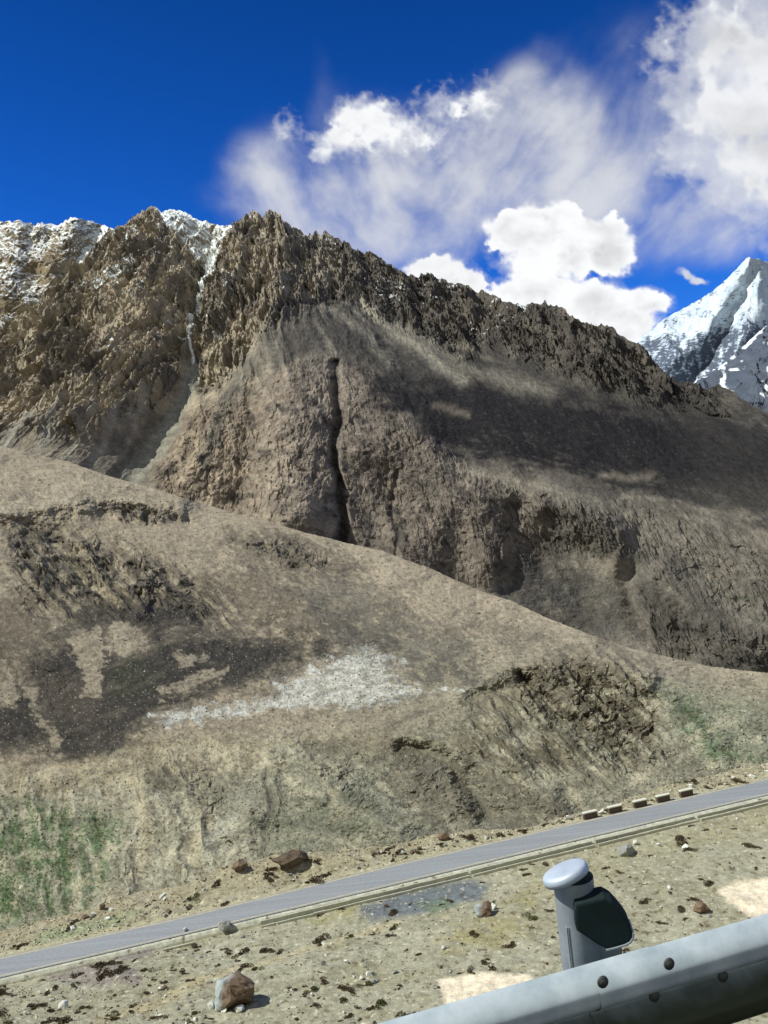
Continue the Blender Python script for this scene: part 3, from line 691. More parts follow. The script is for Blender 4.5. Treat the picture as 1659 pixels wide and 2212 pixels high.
    # pale field of broken stones
    ws = np.clip(poly(wx, wy, [(590, 1480), (680, 1440), (780, 1410), (830, 1440), (890, 1490), (850, 1515), (760, 1530), (640, 1530), (600, 1510)], 34)
        + poly(wx, wy, [(330, 1550), (440, 1525), (600, 1510), (640, 1525), (480, 1550), (360, 1570)], 20) + 0.6 * poly(wx, wy, [(720, 1400), (800, 1385), (870, 1430), (830, 1440)], 16)
        + 0.5 * stroke(wx, wy, [(840, 1505, 12), (950, 1490, 9), (1030, 1500, 7)]) + 0.5 * stroke(wx, wy, [(860, 1420, 6), (890, 1440, 8)]), 0, 1)
    ws = rag(ws, nfine + 0.6 * b, 0.8, 0.3)
    pt.mix(ws * smooth(-0.25, 0.2, 1.1 * fbm(px / 4.2, py / 3.2, 3, 485) + 0.7 * nfine + 0.6 * (ws - 0.6)) * 0.85, lin(200, 199, 192))
    pt.mix(ws * 0.25, lin(150, 150, 140))
    # tracks and pale streaks
    pt.mix(stroke(wx, wy, [(-100, 1120, 14), (60, 1092, 12), (180, 1075, 10), (270, 1078, 8), (330, 1088, 6)]) * 0.7, lin(172, 160, 136))
    pt.mix(stroke(wx, wy, [(880, 1400, 4), (1050, 1380, 5), (1180, 1390, 5)]) * 0.5, lin(160, 152, 130))
    pt.mix(stroke(wx, wy, [(1400, 1475, 4), (1470, 1560, 5), (1530, 1620, 6), (1560, 1650, 6)]) * 0.6, lin(150, 148, 124))
    pt.mix(stroke(wx, wy, [(600, 1600, 14), (700, 1590, 14), (860, 1605, 14)]) * 0.5, lin(160, 146, 114))
    for p_ in ([(140, 1700, 12), (150, 1800, 14), (160, 1960, 12)], [(215, 1760, 8), (205, 1860, 10), (230, 1950, 12)], [(40, 1780, 7), (30, 1860, 9), (20, 1960, 9)], [(290, 1680, 16), (320, 1780, 18), (300, 1880, 16)],
               [(640, 1600, 8), (700, 1680, 10), (740, 1760, 10)], [(1180, 1590, 7), (1230, 1680, 8), (1260, 1750, 8)], [(420, 1640, 14), (440, 1760, 16), (420, 1860, 14)], [(1040, 1560, 8), (1100, 1640, 10), (1120, 1720, 10)]):
        pt.mix(rag(stroke(wx, wy, p_), 0.8 * vert + 0.5 * nfine, 0.8, 0.3) * 0.7, lin(172, 160, 130))
    # steep bank on the right
    rb = poly(wx, wy, [(1090, 1470), (1240, 1420), (1370, 1450), (1420, 1540), (1420, 1620), (1330, 1600), (1200, 1530)], 16)
    pt.mix(rb * smooth(-0.3, 0.2, diag + 0.3 * b) * 0.75, lin(98, 86, 66))
    pt.mix(poly(wx, wy, [(1400, 1460), (1659, 1500), (1800, 1540), (1800, 1640), (1560, 1650), (1480, 1580)], 24) * 0.7, lin(136, 140, 114))
    pt.mix(poly(wx, wy, [(1440, 1500), (1500, 1520), (1580, 1620), (1640, 1640), (1540, 1650), (1490, 1590)], 22) * smooth(-0.3, 0.2, b + 0.3 * diag) * 0.8, lin(98, 122, 86))
    # green streaks, lower left
    gs = poly(wx, wy, [(-150, 1740), (60, 1735), (130, 1750), (250, 1760), (260, 1800), (230, 1900), (190, 1960), (60, 1990), (-150, 2040)], 26)
    pt.mix(gs * smooth(-0.4, 0.25, vert + 0.35 * b + 0.3 * nfine) * 0.92, lin(86, 112, 70))
    pt.mix(gs * smooth(0.05, 0.3, fbm(px / 22, py / 110, 4, 453)) * 0.6, lin(76, 84, 66))
    pt.mix(poly(wx, wy, [(0, 1635), (110, 1650), (250, 1630), (330, 1590), (560, 1590), (600, 1660), (300, 1690), (0, 1720)], 20) * 0.35, lin(164, 142, 106))
    pt.mix(poly(wx, wy, [(500, 1700), (560, 1690), (570, 1720), (520, 1760), (460, 1850), (440, 1820)], 18) * 0.5, lin(176, 176, 158))
    pt.mix(poly(wx, wy, [(300, 1680), (370, 1665), (390, 1690), (330, 1715)], 10) * 0.7, lin(96, 88, 74))
    pt.mix(smooth(0.28, 0.40, fbm(px / 10, py / 6, 4, 455) + 0.10 * bank) * 0.55, lin(80, 74, 66))
    pt.mix(smooth(0.42, 0.5, fbm(px / 5, py / 4, 3, 457)) * 0.5, lin(186, 178, 164))
    dk = lin(70, 64, 57)
    pt.mix((1 - bank) * smooth(120, 20, py - cr) * 0.45, lin(170, 154, 130))
    pt.mix((1 - bank) * smooth(0.05, 0.3, fbm((px - 0.5 * py) / 40, (py + 0.35 * px) / 15, 6, 487, 0.62)) * smooth(60, 160, py - cr) * 0.4, lin(78, 71, 63))
    bpat = fbm((px - 0.4 * py) / 75, (py + 0.3 * px) / 42, 6, 481, 0.6)
    pt.mix(bank * smooth(0.08, 0.36, bpat) * 0.42, lin(82, 76, 62)); pt.mix(bank * smooth(-0.05, -0.32, bpat) * 0.55, lin(180, 170, 142))
    pt.mix((1 - bank) * smooth(0.10, 0.36, fbm((px - 0.5 * py) / 90, (py + 0.35 * px) / 26, 6, 483, 0.6)) * 0.5, lin(92, 84, 74))
    pt.mix(lbk * smooth(-0.25, 0.2, sdiag + 0.3 * b) * 0.75, dk)
    pt.mix(rbk * smooth(-0.25, 0.15, sdiag) * 0.8, lin(72, 65, 50))
    pt.mix(rbk * smooth(0.15, 0.4, fbm((px - py) / 26, (px + py) / 140, 5, 478)) * 0.6, lin(132, 124, 98))
    for p_, col, k_ in (([(430, 1240), (560, 1230), (760, 1330), (860, 1400), (640, 1370), (500, 1330)], dk, 0.55), ([(500, 1150), (700, 1160), (800, 1240), (640, 1260), (540, 1220)], dk, 0.5),
            ([(640, 1270), (760, 1240), (900, 1320), (1040, 1400), (880, 1430), (720, 1400)], lin(92, 88, 80), 0.5), ([(860, 1600), (1000, 1640), (1240, 1740), (1240, 1790), (940, 1790), (820, 1700)], lin(92, 84, 70), 0.65),
            ([(640, 1600), (760, 1590), (1000, 1590), (1080, 1640), (900, 1640), (700, 1650)], lin(104, 94, 74), 0.55), ([(330, 1660), (420, 1650), (620, 1700), (620, 1780), (420, 1740)], lin(100, 96, 82), 0.55),
            ([(560, 1760), (780, 1700), (860, 1780), (760, 1830), (560, 1840)], lin(96, 98, 80), 0.5), ([(-100, 1290), (60, 1300), (110, 1400), (30, 1460), (-100, 1460)], lin(96, 86, 72), 0.6),
            ([(1000, 1340), (1180, 1360), (1420, 1430), (1380, 1450), (1100, 1400)], lin(104, 98, 84), 0.45), ([(1560, 1460), (1800, 1480), (1800, 1540), (1600, 1500)], lin(128, 118, 96), 0.4)):
        pt.mix(rag(poly(wx, wy, p_, 45), 0.8 * sdiag + 0.6 * nfine, 1.0, 0.35) * k_, col)
    lum = pt.c.mean(-1, keepdims=True); pt.c = lum + 0.80 * (pt.c - lum)
    mot = fbm((px + 0.35 * py) / 26, (py - 0.3 * px) / 9, 5, 459, 0.62); mo2 = fbm(px / 11, py / 6, 5, 461, 0.62)
    pt.mix(smooth(0.10, 0.34, mo2 + 0.5 * mot - 0.06 + 0.10 * fbm(px / 200, py / 120, 3, 463)) * 0.5 * (1 - ws), lin(84, 78, 70))
    pt.mix(smooth(0.14, 0.4, fbm((px + 0.5 * py) / 30, (py - 0.3 * px) / 10, 5, 465, 0.6)) * 0.35 * (1 - ds), lin(172, 160, 136))
    pt.mul(1 + 0.13 * b + 0.26 * c)
    o = sheet(px, py, P, np.clip(pt.c, 0.01, 0.9), 'hill', M_hill, back=[(12, -6), (50, -40), (160, -150), (330, -330)], label='bare brown hill with dark scree and pale stones')
    return px, py, P, ds, ws, crag, bank
HILL = build_hill()

# ---- terrace with the lower road --------------------------------------
ZR = -50.0
road_far = line([(-200, 2112), (0, 2068), (415, 1976), (829, 1873), (1244, 1777), (1659, 1681), (1850, 1637)])
road_near = line([(-200, 2156), (0, 2112), (415, 2015), (829, 1917), (1244, 1816), (1659, 1717), (1850, 1672)])
def build_terrace():
    x1 = np.arange(-150, 1830, 2.0)
    vt = verge_top(x1); rf = road_far(x1); rn = road_near(x1)
    rows_py = []; rows_z = []
    def seg(p0, p1, z0, z1, n, end=False):
        for k in range(n + (1 if end else 0)):
            u = k / n; rows_py.append(p0 + u * (p1 - p0)); rows_z.append(z0 + u * (z1 - z0) + 0 * x1)
    dr = rn + 20
    # heights above: verge rises a little towards its outer edge, ditch below the road
    zv = np.interp(x1, [-200, 0, 300, 630, 829, 1254, 1404, 1850], [-50.1, -50.1, -49.7, -49.2, -49.8, -50.2, -50.3, -50.4])
    seg(vt, rf, zv, ZR - 0.06, 70)
    seg(rf, rn, ZR - 0.06, ZR - 0.06, 24)
    seg(rn, rn + 6, ZR - 0.08, ZR - 0.12, 6)
    seg(rn + 6, dr, ZR - 0.12, ZR - 0.62, 14)
    lo = np.full_like(x1, 2235.0)
    seg(dr, lo, ZR - 0.62, -46.5, 240, True)
    py = np.stack(rows_py); z = np.stack(rows_z); px = np.repeat(x1[None], len(py), 0)
    P = at_z(px, py, z)
    X, Y = P[..., 0], P[..., 1]
    wx = px + 14 * fbm(px / 60, py / 30, 5, 501); wy = py + 8 * fbm(px / 60 + 7, py / 30, 5, 503)
    off = np.maximum(smooth(rf[None] - 2, rf[None] - 16, py), smooth(rn[None] + 16, rn[None] + 40, py))   # nothing bumpy under the asphalt
    h = 0.45 * fbm(X / 9, Y / 9, 5, 505) + 0.16 * fbm(X / 1.6, Y / 1.6, 4, 507)
    far = smooth(rf[None] - 2, rf[None] - 30, py)
    h = h + far * (0.5 * (ridged(X / 7, Y / 5, 5, 509) - 0.35))
    for cx, cy, wa, ha in ((265, 2055, 60, 1.2), (235, 2100, 60, 0.8), (1590, 1950, 40, 0.6), (630, 1860, 40, 0.5), (500, 1885, 40, 0.6)):
        h = h + ha * np.exp(-((px - cx) / wa) ** 2 - ((py - cy) / (wa * 0.32)) ** 2)
    P[..., 2] += h * off
    a = fbm(X / 12, Y / 8, 5, 511); b = fbm(X / 3, Y / 3, 5, 513); c = fbm(X / 0.7, Y / 0.7, 4, 515)
    pt = Paint(px.shape, lin(160, 155, 136))
    pt.mix(smooth(-0.1, 0.4, a), lin(152, 146, 124)); pt.mix(smooth(-0.05, 0.35, b) * 0.55, lin(126, 122, 104)); pt.mix(smooth(0.0, 0.4, fbm(X / 5 + 2, Y / 3, 5, 514, 0.6)) * 0.4, lin(128, 122, 98))
    pt.mix(far * 0.5, lin(152, 138, 112))
    pt.mix(poly(wx, wy, [(100, 2010), (230, 1985), (330, 1960), (250, 2000), (130, 2035), (60, 2050)], 14) * 0.7, lin(128, 140, 108))
    pt.mix(poly(wx, wy, [(770, 1965), (850, 1935), (1000, 1900), (1060, 1910), (1030, 1945), (930, 1970), (800, 1990)], 10) * 0.95, lin(102, 108, 114))
    pt.mix(poly(wx, wy, [(900, 1950), (960, 1940), (1000, 1960), (930, 1975)], 9) * 0.5, lin(104, 122, 84))
    for p_ in ([(940, 2030), (1000, 1990), (1110, 1980), (1140, 2020), (1060, 2060), (960, 2060)], [(1090, 1930), (1160, 1920), (1160, 1960), (1080, 1975)], [(700, 1965), (790, 1935), (760, 1985), (640, 2000)]):
        pt.mix(poly(wx, wy, p_, 14) * smooth(-0.4, 0.2, b) * 0.5, lin(148, 138, 90))
    pt.mix(poly(wx, wy, [(200, 2060), (290, 2030), (340, 2050), (330, 2070), (260, 2075)], 9) * 0.8, lin(126, 116, 116))
    pt.mix(poly(wx, wy, [(100, 2110), (190, 2080), (300, 2100), (310, 2130), (180, 2130)], 9) * 0.8, lin(128, 118, 116))
    pt.mix(poly(wx, wy, [(1100, 1880), (1659, 1750), (1800, 1720), (1800, 1760), (1400, 1860), (1200, 1960)], 22) * 0.45, lin(146, 138, 108))
    pt.mix(stroke(wx, wy, [(200, 2212, 8), (330, 2170, 8), (430, 2120, 8), (640, 2060, 7), (860, 1990, 7)]) * 0.4, lin(186, 168, 130))
    pt.mix(np.exp(-((py - rf[None] + 5) / 5) ** 2) * 0.6, lin(178, 168, 140))
    pt.mix(smooth(rn[None] - 4, rn[None] + 2, py) * smooth(rn[None] + 17, rn[None] + 11, py) * 0.85, lin(186, 184, 170))
    sand = poly(wx, wy, [(1550, 1920), (1600, 1905), (1700, 1890), (1800, 1890), (1800, 1990), (1620, 1980), (1570, 1950)], 6) + poly(wx, wy, [(945, 2120), (990, 2105), (1140, 2105), (1180, 2150), (1060, 2200), (960, 2170)], 6)
    pt.mix(sand, lin(222, 206, 184))
    pt.mix((1 - np.clip(sand, 0, 1)) * smooth(0.30, 0.42, fbm(X / 1.1, Y / 1.1, 4, 517) + 0.12 * a) * 0.75, lin(96, 82, 62))
    pt.mix((1 - np.clip(sand, 0, 1)) * smooth(0.36, 0.46, fbm(X / 0.8 + 4, Y / 0.8, 4, 519)) * 0.7, lin(206, 198, 180))
    pt.mul(1 + 0.14 * b + 0.2 * c)
    # fall away behind the outer edge into the gorge
    o = sheet(px, py, P, np.clip(pt.c, 0.01, 0.9), 'roadside_slope', M_near, back=[(2, -2.5), (9, -12), (26, -45)], sm=True, label='dry stony terrace carrying the lower road')
    return px, py, P
TERR = build_terrace()
TPX, TPY, TP = TERR
TDR = None
def on_terrace(x, y):
    """the terrace surface point seen at reading-grid pixel (x, y), before the sheet is displaced"""
    j = int(np.clip(round((x + 150) / 2.0), 0, TPX.shape[1] - 1))
    i = int(np.argmin(np.abs(TPY[:, j] - y)))
    return Vector(TP[i, j])

# ---- embankment and the upper road the photograph is taken from -----------
def build_embankment():
    x1 = np.linspace(-70, 130, 200); y1 = np.concatenate([np.linspace(3.15, 8, 20), np.linspace(9, 74, 70)])
    X, Y = np.meshgrid(x1, y1)
    prof = np.interp(Y, [3.15, 3.9, 5, 60, 74], [-2.42, -2.85, -3.9, -43.8, -52])
    amp = smooth(3.5, 10, Y)
    P = np.stack([X, Y, prof - amp * (0.3 + 0.3 * fbm(X / 4, Y / 4, 4, 601))], -1)
    col = np.ones(X.shape + (3,)) * lin(160, 146, 116); col *= (1 + 0.25 * fbm(X / 2, Y / 2, 5, 603))[..., None]
    sheet(X, Y, P, col, 'embankment', M_near, sm=True, label='stony embankment falling from the guardrail')
    x1 = np.linspace(-70, 130, 120); y1 = np.linspace(-14, 3.15, 30)
    X, Y = np.meshgrid(x1, y1)
    P = np.stack([X, Y, -2.4 - 0.02 * np.abs(Y) + 0 * X], -1)
    col = np.ones(X.shape + (3,)) * 0.035
    o = link('upper_road', raw_mesh('upper_road', P, grid_faces(*X.shape), col, True), ground_mat('dark_asphalt', (8.0, 60.0), 0.4, 0.01, 0.3, 0.85))
    tag(o, 'dark asphalt edge of the upper road below the guardrail', 'road', kind='structure')
build_embankment()

# ---- the lower road ---------------------------------------------------------
def strip(name, far_f, near_f, z, x0, x1, n, mat, zt=None, parent=None):
    xs = np.linspace(x0, x1, n)
    a = at_z(xs, far_f(xs), np.full(n, z)); b = at_z(xs, near_f(xs), np.full(n, z))
    k = 7
    P = np.stack([a + (b - a) * u for u in np.linspace(0, 1, k)])
    return link(name, raw_mesh(name, P, grid_faces(k, n), None, True), mat, parent)

def asphalt_mat():
    mat = bpy.data.materials.new('worn_asphalt'); nt, N, L = nodes(mat)
    out = N('ShaderNodeOutputMaterial'); b = N('ShaderNodeBsdfPrincipled')
    b.inputs['Roughness'].default_value = 0.7
    tc = N('ShaderNodeTexCoord'); mp = N('ShaderNodeMapping'); mp.inputs['Rotation'].default_value = (0, 0, ROAD_ANG); mp.inputs['Scale'].default_value = (0.05, 1.2, 1)
    L(tc.outputs['Object'], mp.inputs['Vector'])
    n1 = N('ShaderNodeTexNoise'); n1.inputs['Scale'].default_value = 1.0; n1.inputs['Detail'].default_value = 4; L(mp.outputs[0], n1.inputs['Vector'])
    n2 = N('ShaderNodeTexNoise'); n2.inputs['Scale'].default_value = 3.0; n2.inputs['Detail'].default_value = 8; L(tc.outputs['Object'], n2.inputs['Vector'])
    ad = N('ShaderNodeMath'); ad.operation = 'ADD'; L(n1.outputs['Fac'], ad.inputs[0]); L(n2.outputs['Fac'], ad.inputs[1])
    cr = N('ShaderNodeMapRange'); cr.inputs['From Min'].default_value = 0.7; cr.inputs['From Max'].default_value = 1.3; L(ad.outputs[0], cr.inputs['Value'])
    mx = N('ShaderNodeMix'); mx.data_type = 'RGBA'
    mx.inputs['A'].default_value = (*lin(124, 126, 131), 1); mx.inputs['B'].default_value = (*lin(146, 148, 153), 1)
    L(cr.outputs[0], mx.inputs['Factor']); L(mx.outputs['Result'], b.inputs['Base Color']); L(b.outputs[0], out.inputs['Surface'])
    return mat
ra = at_z(0.0, road_far(0.0), ZR); rb_ = at_z(1659.0, road_far(1659.0), ZR)
ROAD_ANG = math.atan2(rb_[1] - ra[1], rb_[0] - ra[0])
road = strip('road', road_far, road_near, ZR, -150, 1820, 240, asphalt_mat())
tag(road, 'grey two lane asphalt road crossing below the hill', 'road', kind='structure')
M_line = solid_mat('faded_road_paint', lin(186, 172, 138), 0.8, var=0.25, scale=1.5)
fr = lambda f0, f1: (lambda x: road_far(x) + (road_near(x) - road_far(x)) * f0, lambda x: road_far(x) + (road_near(x) - road_far(x)) * f1)
for f0, f1 in ((0.035, 0.075), (0.90, 0.935)):
    p0, p1 = fr(f0, f1)
    o = strip('edge_line', p0, p1, ZR + 0.006, -150, 1820, 240, M_line, parent=road)

# ================================================================== SKY WITH ITS CLOUDS
def blobs(px, py, L):
    s = np.zeros_like(px) - 2
    for (cx, cy, rx, ry, k) in L:
        s = np.maximum(s, k * (1 - np.sqrt(((px - cx) / rx) ** 2 + ((py - cy) / ry) ** 2)))
    return s

def soft_blobs(px, py, L):
    s = np.zeros_like(px)
    for (cx, cy, rx, ry, k) in L:
        s = 1 - (1 - s) * (1 - k * np.exp(-(((px - cx) / rx) ** 2 + ((py - cy) / ry) ** 2) * 0.9))
    return s

def build_sky():
    """a wide shell of sky 40 km away: the air itself is clear (the sky texture shows through), the clouds give back the daylight"""
    xs = np.arange(-260, 2160, 2.2); ys = np.arange(-330, 960, 2.2)
    PX, PY = px, py = np.meshgrid(xs, ys)
    col = np.zeros(px.shape); cov = np.zeros(px.shape)
    def over(a, b, w=(slice(None), slice(None))):
        col[w] = b * a + col[w] * (1 - a); cov[w] = a + cov[w] * (1 - a)
    # cirrus veil
    wx = px + 70 * fbm(px / 300, py / 300, 4, 741); wy = py + 70 * fbm(px / 300 + 4, py / 300, 4, 743)
    ang = np.interp(px, [400, 700, 1000, 1300, 1700], [0.85, 0.6, 0.0, -0.75, -0.4])          # streaks fan out
    u = wx * np.cos(0.8) + wy * np.sin(0.8); v = -wx * np.sin(0.8) + wy * np.cos(0.8)
    u2 = wx * np.cos(-0.9) + wy * np.sin(-0.9); v2 = -wx * np.sin(-0.9) + wy * np.cos(-0.9)
    sl = fbm(u / 360, v / 110, 6, 745, 0.5); sr = fbm(u2 / 360, v2 / 110, 6, 746, 0.5)
    w = smooth(760, 1050, px); st = sl * (1 - w) + sr * w
    st2 = fbm(px / 170, py / 150, 6, 747, 0.56)
    base = soft_blobs(wx, wy, [(700, 440, 220, 95, .62), (560, 360, 75, 80, .6), (880, 400, 220, 120, .8), (1060, 330, 150, 120, .75), (1170, 220, 95, 80, .7), (1000, 470, 240, 70, .55), (1270, 400, 170, 120, .5), (1450, 440, 220, 100, .55), (1620, 490, 160, 80, .5),
        (1480, 260, 130, 180, .42), (700, 220, 40, 110, .2), (1370, 120, 110, 120, .2), (800, 520, 180, 45, .4), (1200, 330, 80, 120, .62)])
    d = base * (0.96 + 1.0 * st + 0.55 * st2)
    over(0.84 * smooth(0.06, 1.25, d), 0.66 + 0.16 * base + 0.10 * st2)
    def cumulus(L, seed, sc, soft=0.10, rag=0.55, top=1.0, wisp=0.0, lit=0.97, grey=0.2):
        bx0 = min(c - 1.5 * r for c, _, r, _, _ in L); bx1 = max(c + 1.5 * r for c, _, r, _, _ in L); by0 = min(c - 1.6 * r for _, c, _, r, _ in L); by1 = max(c + 1.6 * r for _, c, _, r, _ in L)
        ci = [int(np.clip((q - xs[0]) / 2.2, 0, len(xs))) for q in (bx0 - 30, bx1 + 30)]; ri = [int(np.clip((q - ys[0]) / 2.2, 0, len(ys))) for q in (by0 - 30, by1 + 30)]
        win = (slice(*ri), slice(*ci)); px, py = PX[win], PY[win]
        wx = px + 16 * fbm(px / 60, py / 60, 4, seed); wy = py + 16 * fbm(px / 60 + 5, py / 60, 4, seed + 2)
        b = blobs(wx, wy, L)
        if True:
            bil = 0; a = 1.0
            for k, q in enumerate((1.0, 0.5, 0.25, 0.13, 0.065, 0.033)):
                bil = bil + a * (1 - 2.4 * np.abs(pn(px / (sc * q) + 3 * k, py / (sc * q), seed + 7 + k))); a *= 0.58
            bil = bil / 2.1
        dd = b + rag * 0.35 * (bil - 0.55) + 0.14 * fbm(px / 25, py / 25, 5, seed + 30) * rag
        if wisp:
            over(wisp * smooth(-0.24, 0.2, dd + 0.35 * fbm(px / 80, py / 55, 6, seed + 35, 0.58)) * smooth(-0.32, -0.02, dd), 0.82, win)
        cv = smooth(0.0, np.clip(soft * (1 + 1.4 * fbm(px / 60, py / 60, 3, seed + 33)), 0.03, 1), dd) * top
        lo = fbm(px / (1.5 * sc), py / (1.1 * sc), 4, seed + 40, 0.45)
        # thicker vapour away from the light is greyer; the rims and billow tops are the brightest
        core = smooth(0.10, 0.6, b)
        br = lit - grey * core * smooth(-0.35, 0.5, lo) - 0.10 * core * smooth(0.55, 0.1, bil) + 0.04 * smooth(0.2, 0.0, dd)
        over(cv, br, win)
    cumulus([(1660, 120, 230, 150, 1), (1570, 80, 120, 90, .8), (1575, 250, 130, 100, 1), (1640, 350, 140, 110, 1), (1640, 230, 180, 150, 1), (1510, 330, 80, 60, .5), (1490, 250, 60, 50, .5), (1800, 250, 240, 280, 1), (1950, 200, 200, 300, .8)], 731, 110, 0.75, 0.8, 0.9, 0.55, 0.96, 0.22)
    cumulus([(790, 265, 80, 55, .9), (745, 300, 70, 38, .8), (840, 285, 80, 45, .5), (890, 300, 70, 40, .35), (700, 324, 34, 20, .5), (970, 225, 60, 30, .3), (1040, 225, 40, 40, .3), (620, 280, 20, 20, .2)], 721, 50, 0.5, 1.0, 1.0, 0.35, 1.0, 0.1)
    cumulus([(920, 590, 50, 30, .8), (960, 590, 50, 40, .9), (1000, 610, 46, 44, .9), (960, 640, 90, 40, .9)], 711, 40, 0.2, 0.8, 1.0, 0.3, 0.97, 0.12)
    cumulus([(1115, 505, 84, 56, 1), (1185, 485, 90, 54, 1), (1290, 512, 86, 54, 1), (1315, 550, 60, 46, .9), (1190, 555, 110, 70, 1), (1175, 640, 100, 70, 1), (1260, 670, 105, 70, 1), (1345, 700, 80, 50, 1), (1395, 655, 58, 30, .8), (1100, 640, 50, 40, .8), (1330, 660, 60, 40, .8)], 701, 70, 0.24, 0.95, 1.0, 0.3, 1.04, 0.27)
    cumulus([(1482, 596, 24, 11, .8), (1506, 606, 24, 10, .8)], 751, 20, 0.4, 0.5, 0.75, 0.3, 0.85, 0.1)
    edge = np.minimum.reduce([px - xs[0], xs[-1] - px, py - ys[0], ys[-1] - py])
    f = smooth(0, 150, edge); cov = cov * f; col = col * f
    d = ray(px, py); P = d / np.linalg.norm(d, axis=-1, keepdims=True) * 40000
    mat = bpy.data.materials.new('cloudy_air'); nt, N, L = nodes(mat)
    out = N('ShaderNodeOutputMaterial'); em = N('ShaderNodeEmission'); tp = N('ShaderNodeBsdfTransparent'); mx = N('ShaderNodeMixShader')
    a = N('ShaderNodeAttribute'); a.attribute_name = 'cover'; b = N('ShaderNodeAttribute'); b.attribute_name = 'light'
    tc = N('ShaderNodeTexCoord'); nz = N('ShaderNodeTexNoise'); nz.inputs['Scale'].default_value = 0.004; nz.inputs['Detail'].default_value = 5
    L(tc.outputs['Object'], nz.inputs['Vector'])
    mr = N('ShaderNodeMapRange'); mr.inputs['To Min'].default_value = 0.985; mr.inputs['To Max'].default_value = 1.015; mr.inputs['From Min'].default_value = 0.3; mr.inputs['From Max'].default_value = 0.7
    L(nz.outputs['Fac'], mr.inputs['Value'])
    m1 = N('ShaderNodeMath'); m1.operation = 'MULTIPLY'; L(b.outputs['Fac'], m1.inputs[0]); L(mr.outputs[0], m1.inputs[1])
    em.inputs['Color'].default_value = (0.97, 0.985, 1.0, 1); L(m1.outputs[0], em.inputs['Strength'])
    L(a.outputs['Fac'], mx.inputs[0]); L(tp.outputs[0], mx.inputs[1]); L(em.outputs[0], mx.inputs[2]); L(mx.outputs[0], out.inputs['Surface'])
    mat.cycles.emission_sampling = 'NONE'
    me = raw_mesh('sky', P, grid_faces(*px.shape), None, True, {'cover': cov, 'light': col / np.maximum(cov, 1e-4) * CLOUD_GAIN})
    tag(link('sky', me, mat), 'deep blue sky with bright cumulus clouds and a cirrus veil', 'sky', kind='structure')
CLOUD_GAIN = 0.84
build_sky()

# ================================================================== THINGS
from mathutils import noise as mnoise
GREYROCK, BROWNROCK, PALEROCK = lin(150, 150, 148), lin(112, 92, 76), lin(206, 204, 198)
M_greyrock = solid_mat('grey_rock', lin(120, 118, 114), 0.9, scale=2.2, bump=0.4, dist=0.1, col2=lin(168, 166, 160))
M_brownrock = solid_mat('brown_rock', lin(88, 72, 58), 0.9, scale=2.2, bump=0.4, dist=0.1, col2=lin(132, 110, 90))
M_darkrock = solid_mat('dark_brown_rock', lin(72, 60, 50), 0.95, scale=2.2, bump=0.4, dist=0.1, col2=lin(110, 94, 78))
M_palerock = solid_mat('pale_rock', lin(190, 188, 182), 0.9, scale=3.0, bump=0.3, dist=0.05, col2=lin(222, 220, 214))
M_mixrock = solid_mat('grey_brown_rock', lin(104, 86, 72), 0.9, scale=2.5, bump=0.5, dist=0.15, col2=lin(122, 102, 86))
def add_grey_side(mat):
    """the boulder's left flank and crown are grey, the rest brown"""
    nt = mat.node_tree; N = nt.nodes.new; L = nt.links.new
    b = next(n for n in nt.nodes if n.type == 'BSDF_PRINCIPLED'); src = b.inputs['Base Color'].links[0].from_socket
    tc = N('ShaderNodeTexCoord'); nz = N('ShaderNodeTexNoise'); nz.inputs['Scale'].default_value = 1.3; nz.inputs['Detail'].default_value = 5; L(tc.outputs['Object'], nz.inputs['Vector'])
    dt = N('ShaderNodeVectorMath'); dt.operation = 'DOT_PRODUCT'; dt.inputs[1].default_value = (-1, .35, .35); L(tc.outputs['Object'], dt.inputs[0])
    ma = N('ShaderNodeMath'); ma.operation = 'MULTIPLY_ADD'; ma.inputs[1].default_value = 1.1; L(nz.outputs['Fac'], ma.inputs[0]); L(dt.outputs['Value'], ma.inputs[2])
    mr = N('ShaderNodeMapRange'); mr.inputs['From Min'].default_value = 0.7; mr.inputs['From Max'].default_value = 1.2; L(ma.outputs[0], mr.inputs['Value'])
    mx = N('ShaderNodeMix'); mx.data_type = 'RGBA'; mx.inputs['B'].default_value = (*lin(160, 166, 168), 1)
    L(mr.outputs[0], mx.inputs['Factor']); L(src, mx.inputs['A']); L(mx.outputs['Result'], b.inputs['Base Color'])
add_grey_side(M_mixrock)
M_shrub = solid_mat('dry_shrub', lin(64, 54, 40), 0.95, scale=1.5, col2=lin(92, 78, 58))
M_greenshrub = solid_mat('green_shrub', lin(70, 74, 44), 0.95, scale=4.0, col2=lin(104, 104, 66))

